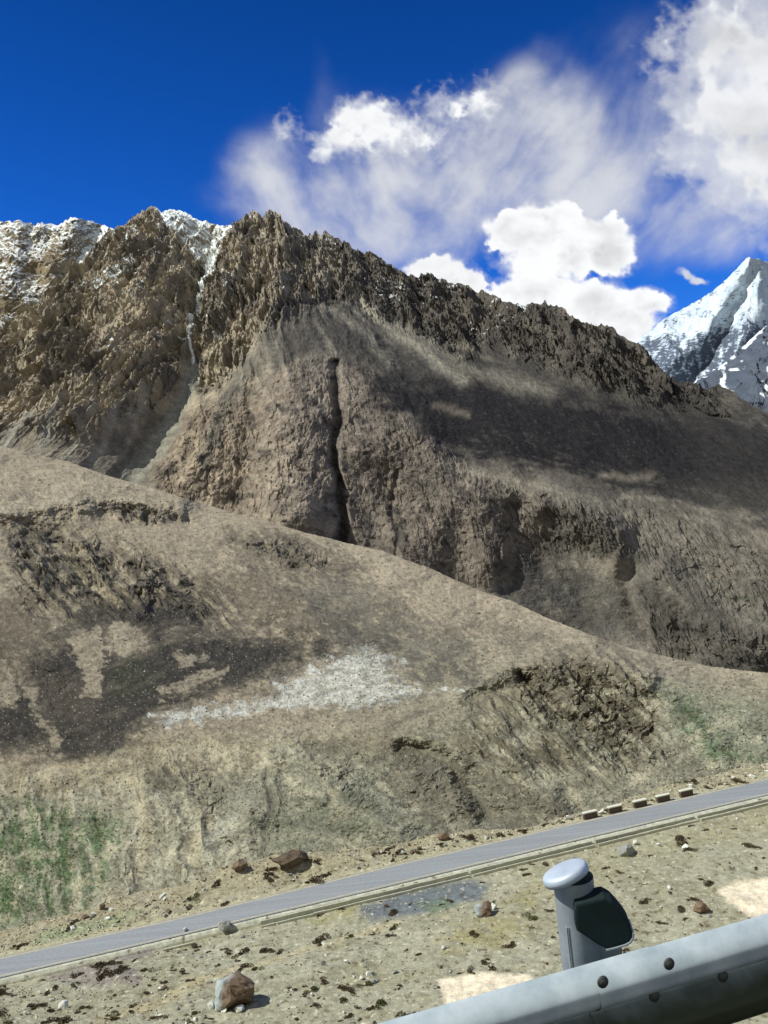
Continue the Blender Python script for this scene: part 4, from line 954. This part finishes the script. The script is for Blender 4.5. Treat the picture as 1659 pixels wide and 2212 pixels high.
def hull_rock(seed, sx=1.0, sy=1.0, sz=1.0, n=22, cuts=0, rough=0.06):
    """a broken, angular stone, base near z = 0"""
    rg = random.Random(seed); bm = bmesh.new()
    for i in range(n):
        v = Vector((rg.gauss(0, 1), rg.gauss(0, 1), rg.gauss(0, 1))).normalized() * rg.uniform(0.75, 1.0)
        bm.verts.new((v.x * sx, v.y * sy, v.z * sz))
    r = bmesh.ops.convex_hull(bm, input=bm.verts)
    bmesh.ops.delete(bm, geom=[v for v in bm.verts if not v.link_faces], context='VERTS')
    if cuts:
        bmesh.ops.triangulate(bm, faces=bm.faces)
        bmesh.ops.subdivide_edges(bm, edges=bm.edges, cuts=cuts, use_grid_fill=True)
        for v in bm.verts:
            q = v.co * 1.6 / max(sx, sy, sz) + Vector((seed, 0, 0))
            k = mnoise.fractal(q, 0.8, 2.1, 4) * rough + mnoise.cell(q * 2.2) * rough * 0.5
            v.co += v.co.normalized() * k * max(sx, sy, sz)
    lo = min(v.co.z for v in bm.verts)
    for v in bm.verts: v.co.z -= lo * 0.62                      # sunk a little into the soil
    me = bpy.data.meshes.new('rock'); bm.to_mesh(me); bm.free()
    return me

def slant(p): return p.length
def place(name, me, mat, x, y, wpx, label, cat, group=None, rz=0.0, sink=0.0):
    p = on_terrace(x, y)
    o = link(name, me, mat); o.location = p - Vector((0, 0, sink)); o.rotation_euler = (0, 0, rz)
    k = wpx / F * slant(p) * 0.5
    o.scale = (k, k, k)
    return tag(o, label, cat, group)

place('boulder', hull_rock(11, 1.0, 0.9, 1.05, 26, 3, 0.10), M_mixrock, 508, 2172, 88, 'largest boulder on the slope, brown faced with grey left side and stones at its foot', 'boulder')
place('boulder', hull_rock(12, 1.0, 0.8, 0.95, 18, 2, 0.06), M_greyrock, 1355, 1846, 42, 'white topped grey boulder just below the roadside drain', 'boulder', rz=0.6)
place('boulder', hull_rock(13, 1.2, 0.8, 0.5, 20, 3, 0.08), M_darkrock, 628, 1872, 66, 'big flat brown boulder beyond the far side of the lower road', 'boulder', rz=0.3)
place('boulder', hull_rock(14, 1.0, 0.8, 0.8, 20, 2, 0.08), M_mixrock, 1045, 1978, 48, 'half brown half grey boulder beside the grey gravel patch', 'boulder', rz=0.2)
place('boulder', hull_rock(15, 1.0, 0.8, 0.75, 18, 2, 0.07), M_brownrock, 1515, 1972, 34, 'dark brown boulder left of the pale sand patch', 'boulder')
place('boulder', hull_rock(16, 1.0, 0.8, 0.7, 18, 2, 0.07), M_brownrock, 957, 1816, 32, 'brown block on the verge against the hill foot, left of the smaller one', 'boulder')
place('boulder', hull_rock(17, 1.0, 0.9, 0.9, 14, 1, 0.05), M_brownrock, 1018, 1814, 18, 'smaller brown block on the verge, right of the bigger block', 'boulder')
place('boulder', hull_rock(18, 1.0, 0.8, 0.6, 18, 2, 0.07), M_brownrock, 520, 1884, 40, 'low brown boulder on the far verge left of the big flat one', 'boulder', rz=0.8)
place('boulder', hull_rock(19, 1.0, 0.8, 0.7, 18, 2, 0.07), M_greyrock, 487, 2006, 36, 'grey boulder resting under the near edge of the road', 'boulder', rz=0.8)
place('boulder', hull_rock(20, 0.9, 0.8, 1.0, 18, 2, 0.07), M_brownrock, 222, 1962, 16, 'upright brown stone on the outer verge at the left', 'boulder')
for i, (x, y, w, t) in enumerate([(137, 2176, 22, 'bright white stone lying on the purple soil at the lower left'), (1372, 1822, 15, 'white stone just above the white topped boulder'), (456, 2178, 20, 'pale grey stone leaning at the left foot of the largest boulder'),
        (484, 2188, 17, 'small white stone at the front foot of the largest boulder'), (517, 2186, 22, 'white upright stone at the right foot of the largest boulder'), (1068, 1964, 18, 'pale stone touching the half grey boulder'),
        (400, 2172 - 160, 13, 'white stone below the near edge of the road at the left'), (200, 1976, 12, 'white stone on the far verge beside the upright brown stone'), (1482, 1833, 16, 'long pale stone in the open ground below the road at the right')]):
    place('stone', hull_rock(40 + i, 1.0, 0.8, 0.95, 14), M_palerock, x, y, w, t, 'stone', rz=i * 0.7)
place('stone', hull_rock(60, 1, .8, .8, 14), M_palerock, 780, 2116, 13, 'leftmost stone of the pale stone heap', 'stone')
place('stone', hull_rock(61, 1, .8, .8, 14), M_palerock, 797, 2108, 16, 'topmost stone of the pale stone heap', 'stone')
place('stone', hull_rock(62, 1, .8, .8, 14), M_greyrock, 806, 2120, 15, 'rightmost stone of the pale stone heap', 'stone')
place('stone', hull_rock(63, 1, .8, .8, 14), M_greyrock, 700, 2092, 16, 'lone grey stone on the bare sandy strip', 'stone')

# small stones and cushion shrubs scattered on both sides of the road
rs = np.random.RandomState(5)
rock_meshes = [hull_rock(100 + i, 1.0, rs.uniform(.6, .95), rs.uniform(.5, .9), 13) for i in range(8)]
def shrub_mesh(seed):
    """a low dry cushion: several lobes of short twigs and leaves over a dense heart"""
    rg = random.Random(seed); V = []; Fc = []
    lobes = [(rg.uniform(-.75, .75), rg.uniform(-.45, .45), rg.uniform(.25, .6)) for _ in range(5)]
    for i in range(330):
        lx, ly, lr = lobes[i % 5]
        a = rg.uniform(0, 6.283); r = math.sqrt(rg.random()); zz = math.sqrt(max(0, 1 - r * r)) * (0.2 + 0.8 * rg.random())
        c = Vector((lx + lr * r * math.cos(a), ly + lr * r * math.sin(a), 0.75 * lr * zz))
        n = Vector((rg.gauss(0, 1), rg.gauss(0, 1), rg.gauss(0, 1))).normalized(); u = n.orthogonal().normalized(); w = n.cross(u)
        s1, s2 = rg.uniform(.06, .17), rg.uniform(.03, .08); b = len(V)
        V += [c - u * s1, c - w * s2, c + u * s1, c + w * s2]; Fc.append((b, b + 1, b + 2, b + 3))
    return raw_mesh('shrub', np.array([tuple(v) for v in V]), np.array(Fc), None, False)
shrub_meshes = [shrub_mesh(i) for i in range(5)]
for m in rock_meshes[:3]: m.materials.append(M_palerock)
for m in rock_meshes[3:6]: m.materials.append(M_greyrock)
for m in rock_meshes[6:]: m.materials.append(M_brownrock)
for m in shrub_meshes[:4]: m.materials.append(M_shrub)
shrub_meshes[4].materials.append(M_greenshrub)
SAND = [[(1550, 1920), (1600, 1905), (1700, 1890), (1700, 1990), (1620, 1980), (1570, 1950)], [(945, 2120), (990, 2105), (1140, 2105), (1180, 2150), (1060, 2200), (960, 2170)]]
def spots(n, seed, near=True, clump=60.0):
    g = np.random.RandomState(seed); out = []
    while len(out) < n:
        x = g.uniform(-20, 1680)
        if near: y = g.uniform(road_near(x) + 26, 2215)
        else: y = g.uniform(verge_top(x) + 4, road_far(x) - 5)
        a = np.array([x]); b = np.array([y])
        if near and any(poly(a, b, q, 4)[0] > 0.3 for q in SAND): continue
        if near and y > 2230 - (x - 760) * 0.27 and x > 800: continue
        if fbm(a / clump, b / (clump * 0.5), 3, seed)[0] + 0.28 < g.uniform(-0.1, 0.7): continue
        out.append((x, y))
    return out
def scatter(name, meshes, pts, lo, hi, label, cat, group, seed, flat=1.0):
    g = np.random.RandomState(seed)
    for (x, y) in pts:
        o = bpy.data.objects.new(name, meshes[g.randint(len(meshes))]); C.objects.link(o)
        p = on_terrace(x, y); w = lo * (hi / lo) ** (g.rand() ** 1.7)
        k = w / F * p.length * 0.5
        o.location = p; o.rotation_euler = (0, 0, g.uniform(0, 6.28)); o.scale = (k * g.uniform(.9, 1.5), k, k * flat)
        tag(o, label, cat, group)
scatter('cushion_shrub', shrub_meshes, spots(215, 801, True, 80), 9, 36, 'low dark cushion shrub on the dry slope below the lower road', 'shrub', 'cushion shrubs below the lower road', 1)
scatter('cushion_shrub', shrub_meshes, spots(80, 802, False, 80), 9, 32, 'low dark cushion shrub on the verge between the lower road and the hill', 'shrub', 'cushion shrubs on the far verge', 2)
scatter('loose_stone', rock_meshes, spots(195, 803, True, 90), 4, 14, 'loose stone lying on the dry slope below the lower road', 'stone', 'loose stones below the lower road', 3)
scatter('loose_stone', rock_meshes, spots(100, 804, False), 4, 17, 'loose stone on the verge between the lower road and the hill', 'stone', 'loose stones on the far verge', 4)

def rubble(name, label, P, size, cols, mat, seed, kind='stuff'):
    """uncountable small stones: one mesh of little six-sided wedges"""
    g = np.random.RandomState(seed); n = len(P)
    base = np.array([(1, 0, 0), (-.5, .85, 0), (-.5, -.85, 0), (0.1, 0.1, .8), (0, 0, -.5)])
    Fc = np.array([(0, 1, 3), (1, 2, 3), (2, 0, 3), (1, 0, 4), (2, 1, 4), (0, 2, 4)])
    an = g.uniform(0, 6.28, n); sc = size[:, None] * g.uniform(.6, 1.3, (n, 3))
    b = base[None] * sc[:, None, :] + g.normal(0, .12, (n, 5, 3)) * size[:, None, None]
    ca, sa = np.cos(an)[:, None], np.sin(an)[:, None]
    V = np.stack([b[..., 0] * ca - b[..., 1] * sa, b[..., 0] * sa + b[..., 1] * ca, b[..., 2]], -1) + P[:, None, :]
    f = (Fc[None] + 5 * np.arange(n)[:, None, None]).reshape(-1, 3)
    o = link(name, raw_mesh(name, V, f, np.repeat(cols[:, None], 5, 1), False), mat)
    return tag(o, label, 'stones', kind=kind)
M_rubble = ground_mat('rubble_stone', (3.0,), 0.1, 0.05, 0.25)
g = np.random.RandomState(9)
hx, hy, HP, hds, hws, hcr, hbank = HILL
HP = HP  # rest of the hill as built
m = (hx > -20) & (hx < 1680)
wgt = (0.25 + 1.5 * hws + 0.5 * hds + 1.0 * hcr + 0.6 * hbank * (fbm(hx / 90, hy / 60, 4, 811) > 0) + 0.8 * (fbm(hx / 60, hy / 30, 4, 812) > 0.15)) * m
pr = (wgt / wgt.sum()).ravel()
ix = g.choice(len(pr), 15000, p=pr)
PP = HP.reshape(-1, 3)[ix]; dist = np.linalg.norm(PP, axis=1)
sz = dist / F * (0.7 + 2.2 * g.rand(15000) ** 3)
cc = np.where((g.rand(15000, 1) < 0.30 + 0.5 * hws.ravel()[ix][:, None]), lin(176, 170, 158), lin(86, 80, 72)) * g.uniform(.75, 1.2, (15000, 1))
rubble('hillside_rubble', 'rubble and small stones strewn over the brown hill', PP, sz, cc, M_rubble, 10)
m = ((TPY > road_near(TPX) + 24) | (TPY < road_far(TPX) - 4)) & (TPX > -20) & (TPX < 1680) & (TPY < 2220)
for q in SAND: m &= poly(TPX, TPY, q, 4) < 0.3
wgt = m * np.clip(0.25 + fbm(TPX / 60, TPY / 30, 5, 821) + 0.5 * (TPY < road_far(TPX)), 0.03, 2)
pr = (wgt / wgt.sum()).ravel(); ix = g.choice(len(pr), 13000, p=pr)
PP = TP.reshape(-1, 3)[ix]; dist = np.linalg.norm(PP, axis=1)
sz = dist / F * (0.7 + 2.2 * g.rand(13000) ** 3)
r_ = g.rand(13000, 1)
cc = np.where(r_ < 0.4, lin(196, 188, 170), np.where(r_ < 0.7, lin(140, 126, 104), lin(78, 66, 52))) * g.uniform(.8, 1.15, (13000, 1))
rubble('gravel', 'gravel and small tufts covering the dry terrace', PP, sz, cc, M_rubble, 12)

# sparse grass on the damp lower bank and in the right hand gully
def grass(P, size, seed):
    g = np.random.RandomState(seed); n = len(P); k = 7
    an = g.uniform(0, 6.28, (n, k)); ln = size[:, None] * g.uniform(.5, 1.2, (n, k)); sp = g.uniform(.2, 1.0, (n, k))
    base = P[:, None, :] + np.stack([g.normal(0, .5, (n, k)) * size[:, None], g.normal(0, .5, (n, k)) * size[:, None], 0 * an], -1)
    d = np.stack([np.cos(an) * sp, np.sin(an) * sp, np.ones((n, k))], -1) * ln[..., None]; w = np.stack([-np.sin(an), np.cos(an), 0 * an], -1) * ln[..., None] * .16
    V = np.stack([base - w, base + w, base + d], 2).reshape(-1, 3)
    col = np.repeat((lin(112, 130, 88) * g.uniform(.75, 1.2, (n, 1)))[:, None], k * 3, 1)
    o = link('grass', raw_mesh('grass', V, np.arange(len(V)).reshape(-1, 3), col, False), M_rubble)
    tag(o, 'sparse green grass growing on the lower banks of the hill', 'grass', kind='stuff')
gw = poly(hx, hy, [(-20, 1740), (60, 1735), (130, 1750), (250, 1760), (260, 1800), (230, 1900), (190, 1960), (60, 1990), (-20, 2010)], 26) * smooth(-0.2, 0.3, fbm(hx / 30, hy / 70, 5, 831))
gw = gw + 0.5 * poly(hx, hy, [(1440, 1500), (1500, 1520), (1580, 1620), (1640, 1640), (1540, 1650), (1490, 1590)], 22) * smooth(-0.1, 0.3, fbm(hx / 30, hy / 30, 5, 833))
gw = gw * (hx > -20) * (hx < 1680); pr = (gw / gw.sum()).ravel(); ix = g.choice(len(pr), 1800, p=pr)
PP = HP.reshape(-1, 3)[ix]; grass(PP, np.linalg.norm(PP, axis=1) / F * g.uniform(1.5, 3.6, 1800), 14)

# ---- box helper
def box_bm(bm, x0, x1, y0, y1, z0, z1, bev=0.0, M=None):
    r = bmesh.ops.create_cube(bm, size=1.0)
    for v in r['verts']:
        v.co = Vector((x0 + (v.co.x + .5) * (x1 - x0), y0 + (v.co.y + .5) * (y1 - y0), z0 + (v.co.z + .5) * (z1 - z0)))
    if bev:
        es = list({e for v in r['verts'] for e in v.link_edges})
        rr = bmesh.ops.bevel(bm, geom=es, offset=bev, segments=2, affect='EDGES')
def obj(name, bm, mat, parent=None, sm=False):
    me = bpy.data.meshes.new(name); bm.to_mesh(me); bm.free()
    for p in me.polygons: p.use_smooth = sm
    return link(name, me, mat, parent)

# ---- parapet blocks on the outer edge of the lower road
M_block = solid_mat('dark_parapet_stone', lin(84, 70, 62), 0.9, scale=4, bump=0.4, dist=0.04, col2=lin(110, 96, 84))
M_white = solid_mat('whitewash', lin(206, 202, 188), 0.85, scale=5, var=0.15)
def make_block(label):
    r = empty('parapet_block', (0, 0, 0)); tag(r, label, 'parapet block', 'parapet blocks along the outer road edge')
    bm = bmesh.new(); box_bm(bm, -1.15, 1.15, -.26, .26, -.4, .80, .03)
    for k in range(8):                                            # upright dressed stones on its faces
        x = -1.15 + (k + .5) * 2.3 / 8
        box_bm(bm, x - .11, x + .11, -.31, .31, -.35, .76, .03)
    obj('body', bm, M_block, r)
    bm = bmesh.new(); box_bm(bm, -1.22, 1.22, -.34, .34, .80, .97, .03); obj('cap', bm, M_white, r)
    return r
blk = [(1276, 1773), (1330, 1760), (1384, 1747), (1434, 1735), (1484, 1722)]
txt = ['whitecapped parapet block farthest left of the row of five', 'whitecapped parapet block second from the left in the row of five', 'middle whitecapped parapet block of the row of five',
       'whitecapped parapet block second from the right in the row of five', 'whitecapped parapet block farthest right of the row of five']
b0 = make_block(txt[0])
for i, (x, y) in enumerate(blk):
    if i == 0: r = b0
    else:
        r = b0.copy(); C.objects.link(r); r['label'] = txt[i]
        for ch in b0.children:
            c = ch.copy(); C.objects.link(c); c.parent = r
    q = at_z(float(x), float(min(y, road_far(x) - 2)), ZR); r.location = Vector(q) + Vector((0, 0.3, 0)); r.rotation_euler = (0, 0, ROAD_ANG)

# ---- stone lined drain below the near edge of the road
M_conc = solid_mat('drain_concrete', lin(176, 174, 160), 0.9, scale=1.5, bump=0.3, dist=0.03, col2=lin(206, 202, 188))
M_ditch = solid_mat('drain_floor', lin(88, 84, 74), 0.95, scale=3)
def drain(x0, x1, label, upper=True):
    a = Vector(at_z(float(x0), float(road_near(x0)), ZR)); b = Vector(at_z(float(x1), float(road_near(x1)), ZR))
    d = b - a; ln = d.length
    r = empty('roadside_drain', a); r.rotation_euler = (0, 0, math.atan2(d.y, d.x)); tag(r, label, 'drain', 'lengths of roadside drain')
    def wall(name, y0, y1, z0, z1, mat):
        bm = bmesh.new(); n = max(2, int(ln / 1.6)); rg = random.Random(int(x0) + int(y0 * 10))
        for k in range(n):
            dz = rg.uniform(-.03, .03); dy = rg.uniform(-.03, .03)
            box_bm(bm, ln * k / n + .004, ln * (k + 1) / n - .004, y0 + dy, y1 + dy, z0, z1 + dz, .02)
        obj(name, bm, mat, r)
    if upper: wall('inner_wall', -1.12, -.98, -1.2, -.06, M_conc)
    wall('outer_wall', -1.98, -1.80, -1.5, -.24, M_conc)
    bm = bmesh.new(); box_bm(bm, 0, ln, -1.82, -1.10, -1.5, -.62); obj('floor', bm, M_ditch, r)
drain(1496, 1760, 'drain length running off the right edge below the road')
drain(1277, 1490, 'drain length between the two gaps, above the white topped boulder')
drain(1010, 1270, 'drain length directly above the guardrail post')
drain(560, 1005, 'longest drain length, ending beside the grey gravel patch')
drain(352, 420, 'short broken drain stub at the left end', False)

# ---- guardrail beside the upper road ------------------------------------------
def steel(name, c1, c2, rough, metal, scale):
    return solid_mat(name, c1, rough, metal, scale=scale, bump=0.15, dist=0.002, col2=c2)
M_galv = steel('galvanised_steel', lin(166, 178, 188), lin(208, 216, 224), 0.5, 0.2, 7.0)
def add_lower_shade(mat, z0, z1):
    """shade on the lower half of the beam, painted into its colour"""
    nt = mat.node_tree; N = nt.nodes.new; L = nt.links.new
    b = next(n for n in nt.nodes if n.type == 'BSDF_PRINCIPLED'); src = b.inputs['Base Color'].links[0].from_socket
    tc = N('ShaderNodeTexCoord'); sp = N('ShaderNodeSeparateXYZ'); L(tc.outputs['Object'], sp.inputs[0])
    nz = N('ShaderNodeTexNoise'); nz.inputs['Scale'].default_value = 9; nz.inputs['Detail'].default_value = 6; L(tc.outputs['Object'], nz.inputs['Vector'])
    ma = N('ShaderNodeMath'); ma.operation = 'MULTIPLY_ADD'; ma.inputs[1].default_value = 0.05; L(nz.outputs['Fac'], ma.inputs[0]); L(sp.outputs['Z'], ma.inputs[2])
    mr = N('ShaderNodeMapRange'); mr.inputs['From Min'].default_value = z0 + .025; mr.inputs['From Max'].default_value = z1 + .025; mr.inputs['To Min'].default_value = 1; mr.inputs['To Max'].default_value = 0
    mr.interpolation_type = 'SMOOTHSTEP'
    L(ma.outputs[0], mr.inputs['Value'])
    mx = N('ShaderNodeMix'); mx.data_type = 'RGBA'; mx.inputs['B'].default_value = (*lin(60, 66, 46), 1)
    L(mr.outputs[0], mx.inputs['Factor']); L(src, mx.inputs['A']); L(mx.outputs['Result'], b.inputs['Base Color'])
M_postm = steel('post_steel', lin(138, 146, 156), lin(168, 174, 182), 0.55, 0.35, 9.0)
M_capm = steel('cap_steel', lin(176, 186, 204), lin(200, 208, 224), 0.5, 0.3, 9.0)
M_dark = solid_mat('dark_green_paint', lin(16, 28, 30), 0.95, scale=8, col2=lin(26, 44, 44))
M_bolt = solid_mat('weathered_bolt', lin(84, 86, 84), 0.6, 0.5, scale=30)
ZB = -1.50
A = Vector(at_z(806.0, 2208.0, ZB)); B = Vector(at_z(1659.0, 1966.0, ZB))
d = (B - A).normalized(); outd = Vector((d.y, -d.x, 0)).normalized()         # towards the road
rail = empty('guardrail', (A.x, A.y, -2.4))
tag(rail, 'galvanised steel guardrail beam with capped round post in the near corner', 'guardrail')
rail.rotation_euler = (0, 0, math.atan2(d.y, d.x))
# local frame: x along the beam, y away from the road, z up from the road
def prof(n=6):
    ctrl = [(.012, .156), (.03, .150), (.062, .132), (.083, .108), (.086, .085), (.083, .062), (.060, .038), (.022, .014), (.006, 0.0),
            (.022, -.014), (.060, -.038), (.083, -.062), (.086, -.085), (.083, -.108), (.062, -.132), (.03, -.150), (.012, -.156)]
    out = []
    for i in range(len(ctrl) - 1):
        p = [Vector(ctrl[max(0, min(len(ctrl) - 1, i + k))]) for k in (-1, 0, 1, 2)]
        for j in range(n):
            t = j / n
            out.append(.5 * ((2 * p[1]) + (-p[0] + p[2]) * t + (2 * p[0] - 5 * p[1] + 4 * p[2] - p[3]) * t * t + (-p[0] + 3 * p[1] - 3 * p[2] + p[3]) * t ** 3))
    return out + [Vector(ctrl[-1])]
BT = ZB + 2.4                                                     # top of the beam above the road
add_lower_shade(M_galv, BT - .20, BT - .125)  # shade under the upper wave is put into the steel's colour
pf = prof(); zc = BT - .156
def beam(x0, x1, lift=0.0):
    nx = 60; front = [(-q.x - lift, zc + q.y) for q in pf]; back = [(-q.x + .004 - lift, zc + q.y * .985) for q in pf][::-1]
    ring = front + back; xs = np.linspace(x0, x1, nx); k = len(ring)
    V = np.array([[(x, y, z) for (y, z) in ring] for x in xs])
    f = [(i * k + j, i * k + (j + 1) % k, (i + 1) * k + (j + 1) % k, (i + 1) * k + j) for i in range(nx - 1) for j in range(k)]
    return raw_mesh('beam', V, np.array(f), None, True)
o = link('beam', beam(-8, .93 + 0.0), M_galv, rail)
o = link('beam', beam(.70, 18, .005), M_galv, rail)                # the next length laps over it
wl = lambda p: rail.matrix_world.inverted() @ p
Rz = Matrix.Rotation(math.atan2(d.y, d.x), 4, 'Z'); RM = Matrix.Translation((A.x, A.y, -2.4)) @ Rz
def w2l(p): return RM.inverted() @ Vector(p)
# bolts, found where the photograph shows them, seated on the face of the beam
def bolt(px_, py_, zoff, depth):
    dr = Vector(ray(px_, py_)); best = None
    # meet the ray with the upright plane through the beam face
    n = outd; p0 = A + outd * depth; t = (p0.dot(n)) / dr.dot(n); hit = w2l(dr * t)
    bm = bmesh.new()
    bmesh.ops.create_uvsphere(bm, u_segments=16, v_segments=8, radius=.013)
    for v in bm.verts: v.co = Vector((v.co.x * 1.15, v.co.z * .6, v.co.y))
    bmesh.ops.create_cone(bm, cap_ends=True, segments=20, radius1=.019, radius2=.018, depth=.005, matrix=Matrix.Rotation(R(90), 4, 'X'))
    o = obj('bolt', bm, M_bolt, rail, True); o.location = (hit.x, -depth - .004, zoff if zoff else hit.z)
bolt(1301, 2120, None, .09); bolt(1444, 2081, None, .09); bolt(1412, 2150, None, .075); bolt(1560, 2108, None, .075)

# post: its axis stands behind the beam
best = None
for sx in np.linspace(-1, 3, 800):
    q = RM @ Vector((sx, .20, BT - .02)); x, y = project(np.array(q))
    if best is None or abs(x - 1250) < best[0]: best = (abs(x - 1250), sx, q.length)
PSX, PD = best[1], best[2]
zt = None
for z in np.linspace(BT, BT + .9, 600):
    q = RM @ Vector((PSX, .20, z)); x, y = project(np.array(q))
    if zt is None or abs(y - 1893) < zt[0]: zt = (abs(y - 1893), z)
PT = zt[1]; PR = 74 / F * PD * .5
def tube_bm(r, z0, z1, seg=40, cap=True):
    bm = bmesh.new(); bmesh.ops.create_cone(bm, cap_ends=cap, segments=seg, radius1=r, radius2=r, depth=z1 - z0, matrix=Matrix.Translation((0, 0, (z0 + z1) / 2)))
    return bm
bm = tube_bm(PR, -.6, PT, cap=False)
post = obj('post', bm, M_postm, rail, True); post.location = (PSX, .20, 0)
for p in post.data.polygons: p.use_smooth = abs(p.normal.z) < .5
# loose cap, tipped to the left so that a dark gap opens on its right
bm = bmesh.new(); n = 40; rings = [(0, .010), (.35, .010), (.7, .009), (.93, .006), (1.0, .000), (1.02, -.010), (1.0, -.022), (.97, -.022), (.95, -.006), (.5, .002), (0, .004)]
RC = PR * 1.18; vs = []
for (r, z) in rings:
    vs.append([bm.verts.new((RC * r * math.cos(2 * math.pi * k / n), RC * r * math.sin(2 * math.pi * k / n), z * PR / .065)) for k in range(n)] if r else [bm.verts.new((0, 0, z * PR / .065))])
for a_, b_ in zip(vs[:-1], vs[1:]):
    for k in range(n):
        if len(a_) == 1: bm.faces.new((a_[0], b_[k], b_[(k + 1) % n]))
        elif len(b_) == 1: bm.faces.new((a_[k], b_[0], a_[(k + 1) % n]))
        else: bm.faces.new((a_[k], b_[k], b_[(k + 1) % n], a_[(k + 1) % n]))
bmesh.ops.recalc_face_normals(bm, faces=bm.faces)
cap = obj('cap', bm, M_capm, post, True)
nrm = Rz.to_3x3().inverted() @ Vector((-.32, .16, .93)).normalized()
cap.rotation_euler = nrm.to_track_quat('Z', 'Y').to_euler()
off = Rz.to_3x3().inverted() @ Vector((-.030, -.01, 0))
cap.location = Vector((off.x, off.y, PT + .026))
# spacer block between post and beam: a six-sided steel box, dark inside
def hexring(r, y, z, rot=0.0, k=8): return [(r * 1.05 * math.cos(2 * math.pi * i / k + rot), r * .95 * math.sin(2 * math.pi * i / k + rot)) for i in range(k)]
hp = Vector(ray(1303, 1995)); 
hc = hp * ((RM @ Vector((PSX, .20, BT))).y - PR - .05) / hp.y
HR = 57 / F * hc.length
def ringmesh(r0, r1, z0, z1, k=8):
    bm = bmesh.new(); P = []
    for (r, z) in ((r0, z0), (r1, z0), (r1, z1), (r0, z1)):
        P.append([bm.verts.new((r * math.cos(2 * math.pi * i / k + .39), r * .92 * math.sin(2 * math.pi * i / k + .39), z)) for i in range(k)])
    for j in range(4):
        a_, b_ = P[j], P[(j + 1) % 4]
        for i in range(k): bm.faces.new((a_[i], a_[(i + 1) % k], b_[(i + 1) % k], b_[i]))
    bmesh.ops.recalc_face_normals(bm, faces=bm.faces)
    return bm
# its outline: upright towards the post, rounded towards the right
OUTL = [(-165, 62), (-160, 100), (-80, 124), (5, 150), (50, 128), (88, 90), (130, 40), (156, 0), (166, -40), (164, -72), (148, -96), (122, -112), (70, -132), (15, -150), (-30, -130), (-78, -100), (-120, -76), (-152, -56), (-162, -20)]
kpx = .315 / F * (hp.normalized().dot(Vector((0, 1, 0)))) ** -1 * hc.y
FR = (CAM_M @ Matrix.Rotation(R(-8), 3, 'Y')).to_4x4()
bm = bmesh.new(); rin = []
for (sc_, z) in ((.90, -.10), (1.0, -.085), (1.0, -.008), (.975, -.002), (.90, 0)):
    rin.append([bm.verts.new((x * kpx * sc_, y * kpx * sc_, z)) for (x, y) in OUTL])
for a_, b_ in zip(rin[:-1], rin[1:]):
    for k in range(len(OUTL)): bm.faces.new((a_[k], a_[(k + 1) % len(OUTL)], b_[(k + 1) % len(OUTL)], b_[k]))
bm.faces.new(rin[-1]); bm.faces.new(rin[0][::-1])
bmesh.ops.recalc_face_normals(bm, faces=bm.faces)
sb = obj('spacer_block', bm, M_dark, rail)
sb.matrix_basis = RM.inverted() @ Matrix.Translation(hc) @ FR
bm = bmesh.new(); lo = OUTL[8:14]
for t0, t1 in zip(lo[:-1], lo[1:]):
    q = [bm.verts.new((x * kpx * f, y * kpx * f, z)) for z in (-.09, .004) for (x, y), f in ((t0, 1.012), (t1, 1.012), (t1, 1.07), (t0, 1.07))]
    for fc in ((0, 1, 2, 3), (7, 6, 5, 4), (0, 4, 5, 1), (1, 5, 6, 2), (2, 6, 7, 3), (3, 7, 4, 0)): bm.faces.new([q[m_] for m_ in fc])
bmesh.ops.recalc_face_normals(bm, faces=bm.faces)
obj('rim', bm, M_postm, sb)
# bracket plate carrying it down to the beam
bm = bmesh.new(); box_bm(bm, -.09, .11, -.012, .012, -.14, .05, .004)
br = obj('bracket', bm, M_postm, rail); lc = w2l(hc); br.location = (lc.x, lc.y + .10, BT - .02)
